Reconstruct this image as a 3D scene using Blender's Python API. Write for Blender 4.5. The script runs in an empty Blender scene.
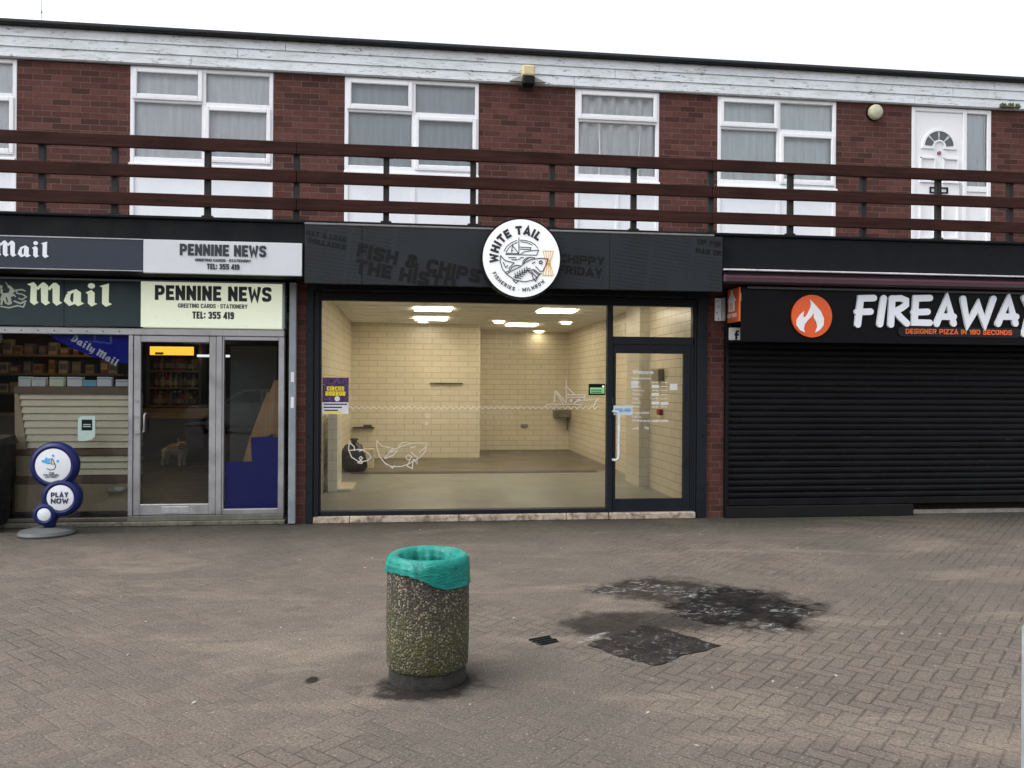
import bpy, bmesh, math, random
from mathutils import Matrix, Vector
random.seed(7)
R = math.radians
scene = bpy.context.scene
C = scene.collection

# ------------------------------------------------------------------ camera, sky, sun, exposure
FPX, W, H = 800.0, 1024, 768
cam_d = bpy.data.cameras.new('camera'); cam = bpy.data.objects.new('camera', cam_d); C.objects.link(cam)
cam_d.sensor_width = 36; cam_d.lens = FPX / W * 36; cam_d.clip_end = 2000; cam_d.clip_start = 0.05
CAM = Vector((0, -9.4, 1.6))
cam_m = Matrix.Translation(CAM) @ Matrix.Rotation(R(-7.0), 4, 'Z') @ Matrix.Rotation(R(90.07), 4, 'X') @ Matrix.Rotation(0.006, 4, 'Z')
cam.matrix_world = cam_m
scene.camera = cam

world = bpy.data.worlds.new('World'); scene.world = world; world.use_nodes = True
wn = world.node_tree; wn.nodes.clear()
wo = wn.nodes.new('ShaderNodeOutputWorld'); bg = wn.nodes.new('ShaderNodeBackground')
sky = wn.nodes.new('ShaderNodeTexSky'); sky.sky_type = 'NISHITA'; sky.sun_disc = False
SUN_EL, SUN_AZ = 58, 262
sky.sun_elevation = R(SUN_EL); sky.sun_rotation = R(SUN_AZ); sky.dust_density = 4.0; sky.air_density = 1.0
hs = wn.nodes.new('ShaderNodeHueSaturation'); hs.inputs['Saturation'].default_value = 0.22
wn.links.new(sky.outputs[0], hs.inputs['Color']); wn.links.new(hs.outputs[0], bg.inputs[0]); wn.links.new(bg.outputs[0], wo.inputs[0])
bg.inputs[1].default_value = 0.15
sun_d = bpy.data.lights.new('sun', 'SUN'); sun_d.energy = 0.5; sun_d.angle = R(60); sun_d.color = (1, .96, .9)
sun = bpy.data.objects.new('sun', sun_d); C.objects.link(sun)
sa = R(SUN_AZ)
sdir = Vector((math.sin(sa) * math.cos(R(SUN_EL)), math.cos(sa) * math.cos(R(SUN_EL)), math.sin(R(SUN_EL))))
sun.rotation_euler = sdir.to_track_quat('Z', 'Y').to_euler()
vs = scene.view_settings
vs.view_transform = 'Standard'; vs.look = 'None'; vs.gamma = 1.0; vs.exposure = 1.35
try: vs.use_curve_mapping = False
except Exception: pass

# ------------------------------------------------------------------ pixel -> point on a real plane
def ray(px, py):
    return cam_m.to_3x3() @ Vector(((px - W / 2) / FPX, (H / 2 - py) / FPX, -1))
def P(px, py, Y):
    d = ray(px, py); t = (Y - CAM.y) / d.y
    q = CAM + d * t
    return q
def PX(px, Y, py=385): return P(px, py, Y).x
def PZ(px, py, Y): return P(px, py, Y).z
def G(px, py, z=0.0):
    d = ray(px, py); t = (z - CAM.z) / d.z
    return CAM + d * t
def zm(pts, sc, ox, oy, Y):
    out = []
    for a, b in pts:
        q = P(ox + a / sc, oy + b / sc, Y); out.append((q.x, q.z))
    return out

# ------------------------------------------------------------------ materials
def new_mat(name):
    m = bpy.data.materials.new(name); m.use_nodes = True
    nt = m.node_tree
    b = nt.nodes['Principled BSDF']
    return m, nt, b
class NT:
    def __init__(s, nt): s.nt = nt
    def n(s, t, **k):
        o = s.nt.nodes.new(t)
        for a, v in k.items(): setattr(o, a, v)
        return o
    def put(s, sock, v):
        if hasattr(v, 'is_output') or isinstance(v, bpy.types.NodeSocket): s.nt.links.new(v, sock)
        else:
            if sock.type == 'RGBA' and not hasattr(v, '__len__'): v = (v, v, v, 1)
            if sock.type == 'RGBA' and len(v) == 3: v = (*v, 1)
            sock.default_value = v
    def m(s, op, a, b=0.0, c=0.0):
        o = s.n('ShaderNodeMath', operation=op)
        s.put(o.inputs[0], a); s.put(o.inputs[1], b); s.put(o.inputs[2], c)
        return o.outputs[0]
    def mix(s, f, a, b, bt='MIX'):
        o = s.n('ShaderNodeMix', data_type='RGBA', blend_type=bt)
        s.put(o.inputs[0], f); s.put(o.inputs[6], a); s.put(o.inputs[7], b)
        return o.outputs[2]
    def ss(s, v, lo, hi, a=0.0, b=1.0):
        o = s.n('ShaderNodeMapRange', interpolation_type='SMOOTHSTEP')
        s.put(o.inputs[0], v); s.put(o.inputs[1], lo); s.put(o.inputs[2], hi); s.put(o.inputs[3], a); s.put(o.inputs[4], b)
        return o.outputs[0]
    def noise(s, vec, scale, detail=4, rough=.55, dist=0.0):
        o = s.n('ShaderNodeTexNoise'); s.put(o.inputs['Vector'], vec)
        o.inputs['Scale'].default_value = scale; o.inputs['Detail'].default_value = detail
        o.inputs['Roughness'].default_value = rough; o.inputs['Distortion'].default_value = dist
        return o.outputs['Fac']
    def obj(s): return s.n('ShaderNodeTexCoord').outputs['Object']
    def sep(s, v):
        o = s.n('ShaderNodeSeparateXYZ'); s.put(o.inputs[0], v); return o.outputs
    def comb(s, x, y, z=0.0):
        o = s.n('ShaderNodeCombineXYZ'); s.put(o.inputs[0], x); s.put(o.inputs[1], y); s.put(o.inputs[2], z); return o.outputs[0]
    def scl(s, v, k):
        o = s.n('ShaderNodeMapping'); s.put(o.inputs[0], v); o.inputs['Scale'].default_value = k; return o.outputs[0]
    def bump(s, h, strength, dist, nrm=None):
        o = s.n('ShaderNodeBump'); o.inputs['Strength'].default_value = strength; o.inputs['Distance'].default_value = dist
        s.put(o.inputs['Height'], h)
        if nrm is not None: s.put(o.inputs['Normal'], nrm)
        return o.outputs[0]

MATS = {}
def paint(name, col, rough=.5, metal=0.0, var=.25, scale=3.0, bump=.0, stretch=(1, 1, 1), dirt=None, dirt_amt=0.0, spec=.5, emis=None, estr=0.0):
    """painted / plain surface with slight mottling, grime and roughness variation"""
    if name in MATS: return MATS[name]
    m, nt, b = new_mat(name); t = NT(nt)
    v = t.scl(t.obj(), stretch)
    n1 = t.noise(v, scale, 5, .6); n2 = t.noise(v, scale * 9, 3, .6)
    f = t.m('ADD', t.m('MULTIPLY', n1, .65), t.m('MULTIPLY', n2, .35))
    dk = tuple(c * (1 - var) for c in col); lt = tuple(min(1, c * (1 + var)) for c in col)
    base = t.mix(t.ss(f, .3, .7), dk, lt)
    if dirt is not None:
        d = t.ss(t.noise(v, scale * 2.3, 6, .7, .6), .62 - dirt_amt * .3, .78 - dirt_amt * .2)
        base = t.mix(t.m('MULTIPLY', d, min(1, .4 + dirt_amt)), base, dirt)
    t.put(b.inputs['Base Color'], base)
    t.put(b.inputs['Roughness'], t.ss(n1, .3, .7, max(.05, rough - .1), min(1, rough + .12)))
    b.inputs['Metallic'].default_value = metal
    b.inputs['Specular IOR Level'].default_value = spec
    if bump: t.put(b.inputs['Normal'], t.bump(n2, .5, bump))
    if emis:
        b.inputs['Emission Color'].default_value = (*emis, 1); b.inputs['Emission Strength'].default_value = estr
    MATS[name] = m
    return m

def brick_mat(name, c1, c2, mortar, bw=.225, rh=.0755, ms=.009, axis='x', rough=.85, tile=False, mblend=.55):
    if name in MATS: return MATS[name]
    m, nt, b = new_mat(name); t = NT(nt)
    o = t.sep(t.obj())
    vec = t.comb(o[0] if axis == 'x' else o[1], o[2])
    br = t.n('ShaderNodeTexBrick'); t.put(br.inputs['Vector'], vec)
    br.inputs['Scale'].default_value = 1; br.inputs['Brick Width'].default_value = bw; br.inputs['Row Height'].default_value = rh
    br.inputs['Mortar Size'].default_value = ms / 2; br.inputs['Mortar Smooth'].default_value = .3; br.inputs['Bias'].default_value = 0
    t.put(br.inputs['Color1'], (0, 0, 0)); t.put(br.inputs['Color2'], (1, 1, 1)); t.put(br.inputs['Mortar'], (.5, .5, .5))
    n1 = t.noise(t.obj(), 1.1, 4, .6); n2 = t.noise(t.obj(), 38, 4, .65)
    val = br.outputs['Color']
    if tile:
        col = t.mix(val, c1, c2)
        col = t.mix(t.ss(n1, .35, .7, 0, .35), col, tuple(c * .82 for c in c1))
    else:
        ramp = t.n('ShaderNodeValToRGB'); t.put(ramp.inputs[0], val)
        e = ramp.color_ramp.elements; e[0].color = (*[c * .55 for c in c1], 1); e[1].color = (*c2, 1)
        for p, c in ((.2, tuple(x * .8 for x in c1)), (.45, c1), (.75, tuple((a + q) / 2 for a, q in zip(c1, c2)))):
            k = e.new(p); k.color = (*c, 1)
        col = t.mix(t.ss(n2, .3, .75, 0, .45), ramp.outputs[0], tuple(x * .5 for x in c1))
        col = t.mix(t.ss(n1, .4, .75, 0, .35), col, (c1[0] * .55, c1[1] * .7, c1[2] * .8))
    mm = t.m('MULTIPLY', br.outputs['Fac'], t.ss(t.noise(t.obj(), 5, 3), .3, .65, mblend * .45, 1) if not tile else mblend)
    col = t.mix(mm, col, mortar)
    t.put(b.inputs['Base Color'], col)
    if tile:
        b.inputs['Roughness'].default_value = rough
        t.put(b.inputs['Normal'], t.bump(t.m('SUBTRACT', 1, br.outputs['Fac']), .5, .002))
    else:
        b.inputs['Roughness'].default_value = rough; b.inputs['Specular IOR Level'].default_value = .25
        h = t.m('SUBTRACT', t.m('MULTIPLY', n2, .4), br.outputs['Fac'])
        t.put(b.inputs['Normal'], t.bump(h, .6, .006))
    MATS[name] = m
    return m

def glass_mat(name, tint=(1, 1, 1), ior=1.45, rough=0.0):
    if name in MATS: return MATS[name]
    m, nt, b = new_mat(name); nt.nodes.remove(b); t = NT(nt)
    tr = t.n('ShaderNodeBsdfTransparent'); t.put(tr.inputs[0], tint)
    gl = t.n('ShaderNodeBsdfGlossy'); gl.inputs['Roughness'].default_value = rough
    fr = t.n('ShaderNodeFresnel'); fr.inputs[0].default_value = ior
    wob = t.bump(t.noise(t.obj(), .9, 2), .12, .02); t.put(gl.inputs['Normal'], wob)
    mx = t.n('ShaderNodeMixShader'); t.put(mx.inputs[0], fr.outputs[0]); t.put(mx.inputs[1], tr.outputs[0]); t.put(mx.inputs[2], gl.outputs[0])
    nt.links.new(mx.outputs[0], nt.nodes['Material Output'].inputs[0])
    MATS[name] = m
    return m

def lamp_mat(name, col, strength):
    if name in MATS: return MATS[name]
    m, nt, b = new_mat(name)
    b.inputs['Base Color'].default_value = (.8, .8, .8, 1)
    b.inputs['Emission Color'].default_value = (*col, 1); b.inputs['Emission Strength'].default_value = strength
    MATS[name] = m
    return m

def wood_mat(name, c1, c2, rough=.6, axis=0, spec=.3):
    if name in MATS: return MATS[name]
    m, nt, b = new_mat(name); t = NT(nt)
    k = [22, 22, 22]; k[axis] = 1.2
    v = t.scl(t.obj(), k)
    g = t.noise(v, 1.6, 6, .65, .4); n = t.noise(t.obj(), 2.2, 3)
    col = t.mix(t.ss(g, .32, .68), c1, c2)
    col = t.mix(t.ss(n, .4, .75, 0, .5), col, tuple(x * .55 for x in c1))
    t.put(b.inputs['Base Color'], col); b.inputs['Roughness'].default_value = rough
    b.inputs['Specular IOR Level'].default_value = spec
    t.put(b.inputs['Normal'], t.bump(g, .4, .003))
    MATS[name] = m
    return m

# palette
UPVC = paint('white_upvc', (.78, .79, .82), .35, var=.04, scale=2)
UPVC_PANEL = paint('white_panel', (.76, .79, .84), .4, var=.05, scale=1.5)
BRICK = brick_mat('red_brick', (.094, .035, .028), (.13, .051, .041), (.125, .096, .088), mblend=.8)
BRICKY = brick_mat('red_brick_side', (.094, .035, .028), (.13, .051, .041), (.125, .096, .088), axis='y')
BLACKP = paint('black_masonry_paint', (.0042, .005, .0072), .75, var=.3, scale=5, bump=.003, dirt=(.014, .014, .0145), dirt_amt=.15, spec=.2)
DARKGREY = paint('anthracite_aluminium', (.0085, .0115, .016), .5, var=.1, scale=3, spec=.25)
VINYL = paint('slate_vinyl', (.036, .043, .05), .5, var=.08, scale=2)
VINYL_INK = paint('black_ink', (.0045, .005, .006), .5, var=.05, spec=.2)
BLACK = paint('black_plastic', (.004, .004, .0047), .55, var=.2, scale=8, spec=.2)
STEEL = paint('brushed_steel', (.42, .42, .43), .42, .75, var=.12, scale=4, dirt=(.2, .19, .18), dirt_amt=.1)
GALV = paint('galvanised_steel', (.30, .34, .37), .5, .55, var=.15, scale=6)
TIMBER = wood_mat('stained_timber', (.026, .0115, .0098), (.050, .0205, .0165), .75, 0, .08)
CONC = paint('concrete', (.24, .23, .2), .9, var=.3, scale=6, bump=.004, dirt=(.08, .08, .06), dirt_amt=.3)
GLASS = glass_mat('clear_glass', (.95, .965, .96), 1.42)
GLASS_UP = glass_mat('window_glass', (.98, .99, 1.0), 1.5)
WHITE = paint('white_enamel', (.8, .8, .82), .4, var=.03)
CREAM_TILE = brick_mat('cream_tile', (.72, .655, .515), (.77, .71, .57), (.27, .21, .135), .36, .115, .0085, 'x', .25, True, .75)
CREAM_TILE_Y = brick_mat('cream_tile_side', (.72, .655, .515), (.77, .71, .57), (.27, .21, .135), .36, .115, .0085, 'y', .25, True, .75)

# ------------------------------------------------------------------ mesh builder
class MB:
    def __init__(s): s.bm = bmesh.new()
    def _post(s, geom_verts, M):
        if M is not None: bmesh.ops.transform(s.bm, matrix=M, verts=geom_verts)
    def box(s, x0, x1, y0, y1, z0, z1, bev=0.0, M=None, seg=1):
        if x1 < x0: x0, x1 = x1, x0
        if y1 < y0: y0, y1 = y1, y0
        if z1 < z0: z0, z1 = z1, z0
        r = bmesh.ops.create_cube(s.bm, size=1)
        vs_ = r['verts']
        for v in vs_:
            v.co = Vector(((x0 + x1) / 2 + v.co.x * (x1 - x0), (y0 + y1) / 2 + v.co.y * (y1 - y0), (z0 + z1) / 2 + v.co.z * (z1 - z0)))
        s._post(vs_, M)
        if bev:
            es = list({e for v in vs_ for e in v.link_edges})
            bmesh.ops.bevel(s.bm, geom=es, offset=bev, segments=seg, affect='EDGES', profile=.5)
        return s
    def prism(s, pts, y0, y1, M=None):
        """closed outline in X-Z (world), between y0 (front) and y1 (back)"""
        a = 0
        for i in range(len(pts)):
            p, q = pts[i], pts[(i + 1) % len(pts)]; a += p[0] * q[1] - q[0] * p[1]
        if a < 0: pts = pts[::-1]
        f = [s.bm.verts.new((x, y0, z)) for x, z in pts]; k = [s.bm.verts.new((x, y1, z)) for x, z in pts]
        n = len(pts)
        try:
            s.bm.faces.new(f); s.bm.faces.new(k[::-1])
            for i in range(n): s.bm.faces.new((f[(i + 1) % n], f[i], k[i], k[(i + 1) % n]))
        except ValueError: pass
        s._post(f + k, M)
        return s
    def plan(s, pts, z0, z1, M=None):
        """closed outline in X-Y, extruded in z"""
        a = 0
        for i in range(len(pts)):
            p, q = pts[i], pts[(i + 1) % len(pts)]; a += p[0] * q[1] - q[0] * p[1]
        if a < 0: pts = pts[::-1]
        t = [s.bm.verts.new((x, y, z1)) for x, y in pts]; b = [s.bm.verts.new((x, y, z0)) for x, y in pts]
        n = len(pts); s.bm.faces.new(t); s.bm.faces.new(b[::-1])
        for i in range(n): s.bm.faces.new((t[i], b[i], b[(i + 1) % n], t[(i + 1) % n]))
        s._post(t + b, M)
        return s
    def disc(s, cx, cz, r, y0, y1, n=48):
        return s.prism([(cx + r * math.cos(2 * math.pi * i / n), cz + r * math.sin(2 * math.pi * i / n)) for i in range(n)], y0, y1)
    def stroke(s, pts, w, y0, y1, round_=True, closed=False):
        """thick line in X-Z"""
        P2 = [Vector(p) for p in pts]
        P2 = [p for i, p in enumerate(P2) if i == 0 or (p - P2[i - 1]).length > 1e-6]
        if len(P2) < 2: return s
        n = len(P2); L, Rr = [], []
        for i in range(n):
            if closed: d0 = (P2[i] - P2[i - 1]).normalized(); d1 = (P2[(i + 1) % n] - P2[i]).normalized()
            else:
                d0 = (P2[i] - P2[i - 1]).normalized() if i > 0 else (P2[1] - P2[0]).normalized()
                d1 = (P2[i + 1] - P2[i]).normalized() if i < n - 1 else d0
            t = d0 + d1
            t = t.normalized() if t.length > .25 else d0
            nn = Vector((-t.y, t.x)); k = max(.45, nn.dot(Vector((-d0.y, d0.x))))
            L.append(P2[i] + nn * (w / 2 / k)); Rr.append(P2[i] - nn * (w / 2 / k))
        if closed:
            f = {}
            for y in (y0, y1):
                f[y] = ([s.bm.verts.new((p.x, y, p.y)) for p in L], [s.bm.verts.new((p.x, y, p.y)) for p in Rr])
            for i in range(n):
                j = (i + 1) % n
                for y, rev in ((y0, 0), (y1, 1)):
                    q = (f[y][0][i], f[y][0][j], f[y][1][j], f[y][1][i]); s.bm.faces.new(q[::-1] if rev else q)
                s.bm.faces.new((f[y0][0][j], f[y0][0][i], f[y1][0][i], f[y1][0][j])); s.bm.faces.new((f[y0][1][i], f[y0][1][j], f[y1][1][j], f[y1][1][i]))
            return s
        capE, capS = [], []
        if round_:
            d = (P2[-1] - P2[-2]).normalized(); a0 = math.atan2(d.y, d.x)
            capE = [P2[-1] + Vector((math.cos(a0 - math.pi / 2 + math.pi * i / 6), math.sin(a0 - math.pi / 2 + math.pi * i / 6))) * w / 2 for i in range(1, 6)]
            d = (P2[0] - P2[1]).normalized(); a0 = math.atan2(d.y, d.x)
            capS = [P2[0] + Vector((math.cos(a0 - math.pi / 2 + math.pi * i / 6), math.sin(a0 - math.pi / 2 + math.pi * i / 6))) * w / 2 for i in range(1, 6)]
        out = Rr + capE + L[::-1] + capS
        # split into quads + caps so that concave strokes stay clean
        vf = {y: [s.bm.verts.new((p.x, y, p.y)) for p in out] for y in (y0, y1)}
        nr, nc = n, len(capE)
        li = lambda i: nr + nc + (n - 1 - i)
        for y, rev in ((y0, 0), (y1, 1)):
            v = vf[y]
            for i in range(n - 1):
                q = [v[i], v[i + 1], v[li(i + 1)], v[li(i)]]
                s.bm.faces.new(q[::-1] if rev else q)
            if nc:
                q = [v[n - 1]] + v[nr:nr + nc] + [v[li(n - 1)]]; s.bm.faces.new(q[::-1] if rev else q)
                q = [v[li(0)]] + v[nr + nc + n:] + [v[0]]; s.bm.faces.new(q[::-1] if rev else q)
        N = len(out)
        for i in range(N):
            j = (i + 1) % N
            s.bm.faces.new((vf[y0][j], vf[y0][i], vf[y1][i], vf[y1][j]))
        return s
    def tube(s, pts, r, n=10, caps=True):
        rings = []
        P3 = [Vector(p) for p in pts]
        rr = r if hasattr(r, '__len__') else [r] * len(P3)
        up = None
        for i, p in enumerate(P3):
            d = (P3[min(i + 1, len(P3) - 1)] - P3[max(i - 1, 0)]).normalized()
            if up is None:
                up = Vector((0, 0, 1)) if abs(d.z) < .9 else Vector((1, 0, 0))
            a = d.cross(up).normalized(); b = a.cross(d).normalized(); up = b
            rings.append([s.bm.verts.new(p + (a * math.cos(2 * math.pi * k / n) + b * math.sin(2 * math.pi * k / n)) * rr[i]) for k in range(n)])
        for i in range(len(rings) - 1):
            for k in range(n): s.bm.faces.new((rings[i][k], rings[i][(k + 1) % n], rings[i + 1][(k + 1) % n], rings[i + 1][k]))
        if caps: s.bm.faces.new(rings[0][::-1]); s.bm.faces.new(rings[-1])
        return s
    def lathe(s, prof, cx, cy, n=48, closed=False, fn=None):
        rings = []
        for j, (r, z) in enumerate(prof):
            ring = []
            for k in range(n):
                a = 2 * math.pi * k / n
                rr, zz = (r, z) if fn is None else fn(j, a, r, z)
                ring.append(s.bm.verts.new((cx + rr * math.cos(a), cy + rr * math.sin(a), zz)))
            rings.append(ring)
        m = len(rings)
        for j in range(m - 1 + (1 if closed else 0)):
            A, B = rings[j], rings[(j + 1) % m]
            for k in range(n): s.bm.faces.new((A[k], A[(k + 1) % n], B[(k + 1) % n], B[k]))
        if not closed:
            if prof[0][0] > 1e-4: s.bm.faces.new(rings[0][::-1])
            if prof[-1][0] > 1e-4: s.bm.faces.new(rings[-1])
        return s
    def sphere(s, c, r, sx=1, sy=1, sz=1, seg=16):
        q = bmesh.ops.create_uvsphere(s.bm, u_segments=seg, v_segments=max(6, seg // 2), radius=r)
        for v in q['verts']: v.co = Vector((c[0] + v.co.x * sx, c[1] + v.co.y * sy, c[2] + v.co.z * sz))
        return s
    def add_mesh(s, me, M):
        n0 = len(s.bm.verts); s.bm.from_mesh(me); s.bm.verts.ensure_lookup_table()
        bmesh.ops.transform(s.bm, matrix=M, verts=s.bm.verts[n0:])
        return s
    def build(s, name, mat, parent=None, smooth=False, loc=None):
        off = Vector(wl(parent)) if parent is not None else (Vector(loc) if loc is not None else Vector((0, 0, 0)))
        bmesh.ops.translate(s.bm, vec=-off, verts=s.bm.verts[:])
        bmesh.ops.recalc_face_normals(s.bm, faces=s.bm.faces[:])
        me = bpy.data.meshes.new(name); s.bm.to_mesh(me); s.bm.free()
        if smooth:
            for p in me.polygons: p.use_smooth = True
        o = bpy.data.objects.new(name, me); C.objects.link(o)
        if mat is not None: me.materials.append(mat)
        if parent is not None: o.parent = parent
        elif loc is not None: o.location = loc
        if smooth == 'auto':
            md = o.modifiers.new('e', 'EDGE_SPLIT'); md.split_angle = R(40)
        return o
def wl(o):
    v = Vector((0, 0, 0))
    while o is not None: v = v + o.location; o = o.parent
    return v
def tag(o, label=None, cat=None, group=None, kind=None):
    if label: o['label'] = label
    if cat: o['category'] = cat
    if group: o['group'] = group
    if kind: o['kind'] = kind
    return o
def thing(name, label, cat, loc, group=None):
    o = bpy.data.objects.new(name, None); C.objects.link(o); o.location = loc; o.empty_display_size = .1
    return tag(o, label, cat, group)
def copy_tree(o, parent=None):
    c = o.copy(); C.objects.link(c)
    if parent is not None: c.parent = parent
    for ch in list(o.children): copy_tree(ch, c)
    return c

# lettering --------------------------------------------------------------
def text_mesh(body, bold=0.0, extrude=.01, spacing=1.0, align='LEFT'):
    cu = bpy.data.curves.new('lettering_curve', 'FONT'); cu.body = body; cu.size = 1; cu.offset = bold; cu.extrude = extrude
    cu.resolution_u = 4; cu.space_character = spacing; cu.align_x = align; cu.space_line = 1.0
    o = bpy.data.objects.new('lettering_tmp', cu); C.objects.link(o)
    bpy.context.view_layer.update()
    me = bpy.data.meshes.new_from_object(o.evaluated_get(bpy.context.evaluated_depsgraph_get()))
    bpy.data.objects.remove(o); bpy.data.curves.remove(cu)
    return me
def bbox2(me):
    xs = [v.co.x for v in me.vertices]; ys = [v.co.y for v in me.vertices]
    return min(xs), max(xs), min(ys), max(ys)
UPR = Matrix.Rotation(R(90), 4, 'X')
def add_text(mb, body, x0, x1, z0, z1, Y, bold=0.0, th=.002, spacing=1.0, rot=0.0):
    """fit text into a rectangle on a wall facing -Y"""
    me = text_mesh(body, bold, .5, spacing)
    a, b, c, d = bbox2(me)
    w, h = x1 - x0, z1 - z0
    M = Matrix.Translation(((x0 + x1) / 2, Y, (z0 + z1) / 2)) @ Matrix.Rotation(rot, 4, 'Y') @ UPR @ Matrix.Diagonal((w / (b - a), h / (d - c), th, 1)) @ Matrix.Translation((-(a + b) / 2, -(c + d) / 2, 0))
    mb.add_mesh(me, M); bpy.data.meshes.remove(me)
def add_text_h(mb, body, x, zc, h, Y, bold=0.0, th=.002, sx=1.0, spacing=1.0, rot=0.0, align='c'):
    me = text_mesh(body, bold, .5, spacing)
    a, b, c, d = bbox2(me); k = h / (d - c); w = (b - a) * k * sx
    cx = x if align == 'c' else (x + w / 2 if align == 'l' else x - w / 2)
    M = Matrix.Translation((cx, Y, zc)) @ Matrix.Rotation(rot, 4, 'Y') @ UPR @ Matrix.Diagonal((k * sx, k, th, 1)) @ Matrix.Translation((-(a + b) / 2, -(c + d) / 2, 0))
    mb.add_mesh(me, M); bpy.data.meshes.remove(me)
def arc_text(mb, body, cx, cz, r, Y, size, mid, bold=0.0, th=.002, outside=True, track=1.0):
    adv = []
    for ch in body:
        if ch == ' ': adv.append((None, .32)); continue
        me = text_mesh(ch, bold, .5); a, b, c, d = bbox2(me); adv.append((me, (b - a) + .09 * track))
    cap = .73
    tot = sum(w for _, w in adv) * size / r
    ang = mid + (tot / 2 if outside else -tot / 2)
    for me, w in adv:
        st = w * size / r
        a = ang - st / 2 if outside else ang + st / 2
        if me is not None:
            x0, x1, y0, y1 = bbox2(me)
            rot = a - math.pi / 2 if outside else a + math.pi / 2
            rad = r
            M = Matrix.Translation((cx + rad * math.cos(a), Y, cz + rad * math.sin(a))) @ Matrix.Rotation(-rot, 4, 'Y') @ UPR @ Matrix.Diagonal((size, size, th, 1)) @ Matrix.Translation((-(x0 + x1) / 2, -cap / 2, 0))
            mb.add_mesh(me, M); bpy.data.meshes.remove(me)
        ang = ang - st if outside else ang + st
# plain block capitals drawn as thick strokes, unit height
def rnd(pts, rad=.2, n=4):
    out = [pts[0]]
    for i in range(1, len(pts) - 1):
        a, b_, c_ = Vector(pts[i - 1]), Vector(pts[i]), Vector(pts[i + 1])
        d0, d1 = a - b_, c_ - b_
        k = min(rad, d0.length * .49, d1.length * .49)
        p0, p1 = b_ + d0.normalized() * k, b_ + d1.normalized() * k
        for j in range(n + 1):
            u = j / n; q = p0 * (1 - u) ** 2 + b_ * 2 * u * (1 - u) + p1 * u * u; out.append((q.x, q.y))
    out.append(pts[-1]); return out
GW = {'I': 0, 'W': 1.32, 'M': 1.3, '1': .55, ':': 0, '.': 0, ' ': .45, '·': .3, '•': .3, 'E': .85, 'F': .82, 'L': .8, 'A': 1.12, 'T': .95, '&': 1.15, 'V': 1.05}
def glyph(c, w, t):
    h = t / 2; l, r, b, T, m = h, w - h, h, 1 - h, .5
    V_ = [(l, 0), (l, 1)]
    O = rnd([(w / 2, T), (l, T), (l, b), (r, b), (r, T), (w / 2, T)], .3)
    G_ = {
     'A': [[(h * .9, 0), (w / 2, T + h * .6), (w - h * .9, 0)], [(w * .25, .27), (w * .75, .27)]],
     'B': [V_, rnd([(l, T), (r, T), (r, .53), (l, .53)]), rnd([(l, .5), (r, .5), (r, b), (l, b)])],
     'C': [rnd([(r, .66), (r, T), (l, T), (l, b), (r, b), (r, .34)], .3)], 'D': [V_, rnd([(l, T), (r, T), (r, b), (l, b)], .3)],
     'E': [V_, [(l, T), (w, T)], [(l, b), (w, b)], [(l, m), (w * .9, m)]], 'F': [V_, [(l, T), (w, T)], [(l, m), (w * .9, m)]],
     'G': [rnd([(r, .68), (r, T), (l, T), (l, b), (r, b), (r, .46), (w * .55, .46)], .25)], 'H': [V_, [(r, 0), (r, 1)], [(l, m), (r, m)]],
     'I': [V_], 'K': [V_, [(l, .4), (r, 1)], [(l + w * .2, .52), (r, 0)]], 'L': [V_, [(l, b), (w, b)]],
     'M': [V_, [(r, 0), (r, 1)], [(l, T), (w / 2, .25), (r, T)]], 'N': [V_, [(r, 0), (r, 1)], [(l, T), (r, b)]], 'O': [O],
     'P': [V_, rnd([(l, T), (r, T), (r, .44), (l, .44)])], 'R': [V_, rnd([(l, T), (r, T), (r, .47), (l, .47)]), [(w * .5, .47), (r + h * .2, 0)]],
     'S': [rnd([(r, .70), (r, T), (l, T), (l, .54), (r, .46), (r, b), (l, b), (l, .3)])], 'T': [[(w / 2, 0), (w / 2, 1)], [(0, T), (w, T)]],
     'U': [rnd([(l, 1), (l, b), (r, b), (r, 1)], .28)], 'V': [[(h * .8, 1), (w / 2, h), (w - h * .8, 1)]],
     'W': [[(h * .8, 1), (w * .28, h), (w * .5, T - .2), (w * .72, h), (w - h * .8, 1)]], 'X': [[(l, 0), (r, 1)], [(l, 1), (r, 0)]],
     'Y': [[(h * .8, 1), (w / 2, .42), (w - h * .8, 1)], [(w / 2, 0), (w / 2, .44)]], 'Z': [[(0, T), (r, T), (l, b), (w, b)]],
     '0': [O], '1': [[(w - h, 0), (w - h, 1)], [(0, .76), (w - h, T - h * .5)]], '8': [rnd([(w / 2, T), (l, T), (l, .54), (r, .54), (r, T), (w / 2, T)]), rnd([(w / 2, .5), (l, .5), (l, b), (r, b), (r, .5), (w / 2, .5)])],
     '3': [rnd([(l, .72), (l, T), (r, T), (r, .52), (w * .35, .52)]), rnd([(w * .35, .49), (r, .49), (r, b), (l, b), (l, .28)])],
     '4': [[(w * .72, 0), (w * .72, 1)], [(w * .66, T), (h * .8, .27), (w, .27)]], '5': [[(w, T), (l, T), (l, .48)], rnd([(l, .55), (r, .58), (r, b), (l, b), (l, .27)])],
     '9': [rnd([(r, .46), (l, .46), (l, T), (r, T), (r, b), (l, b), (l, .26)])],
     '&': [[(w, 0), (w * .26, .66)], rnd([(w * .26, .66), (w * .24, T), (w * .68, T), (w * .68, .7), (w * .4, .52)], .16), rnd([(w * .45, .55), (l, .42), (l, b), (w * .62, b), (w * .95, .46)], .16)],
     ':': [[(h, .12), (h, .12 + t)], [(h, .6), (h, .6 + t)]], '.': [[(h, 0), (h, t)]], '·': [[(w / 2, .42), (w / 2, .42 + t)]], '•': [[(w / 2, .4), (w / 2, .4 + t)]]}
    return G_.get(c, [])
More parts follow.
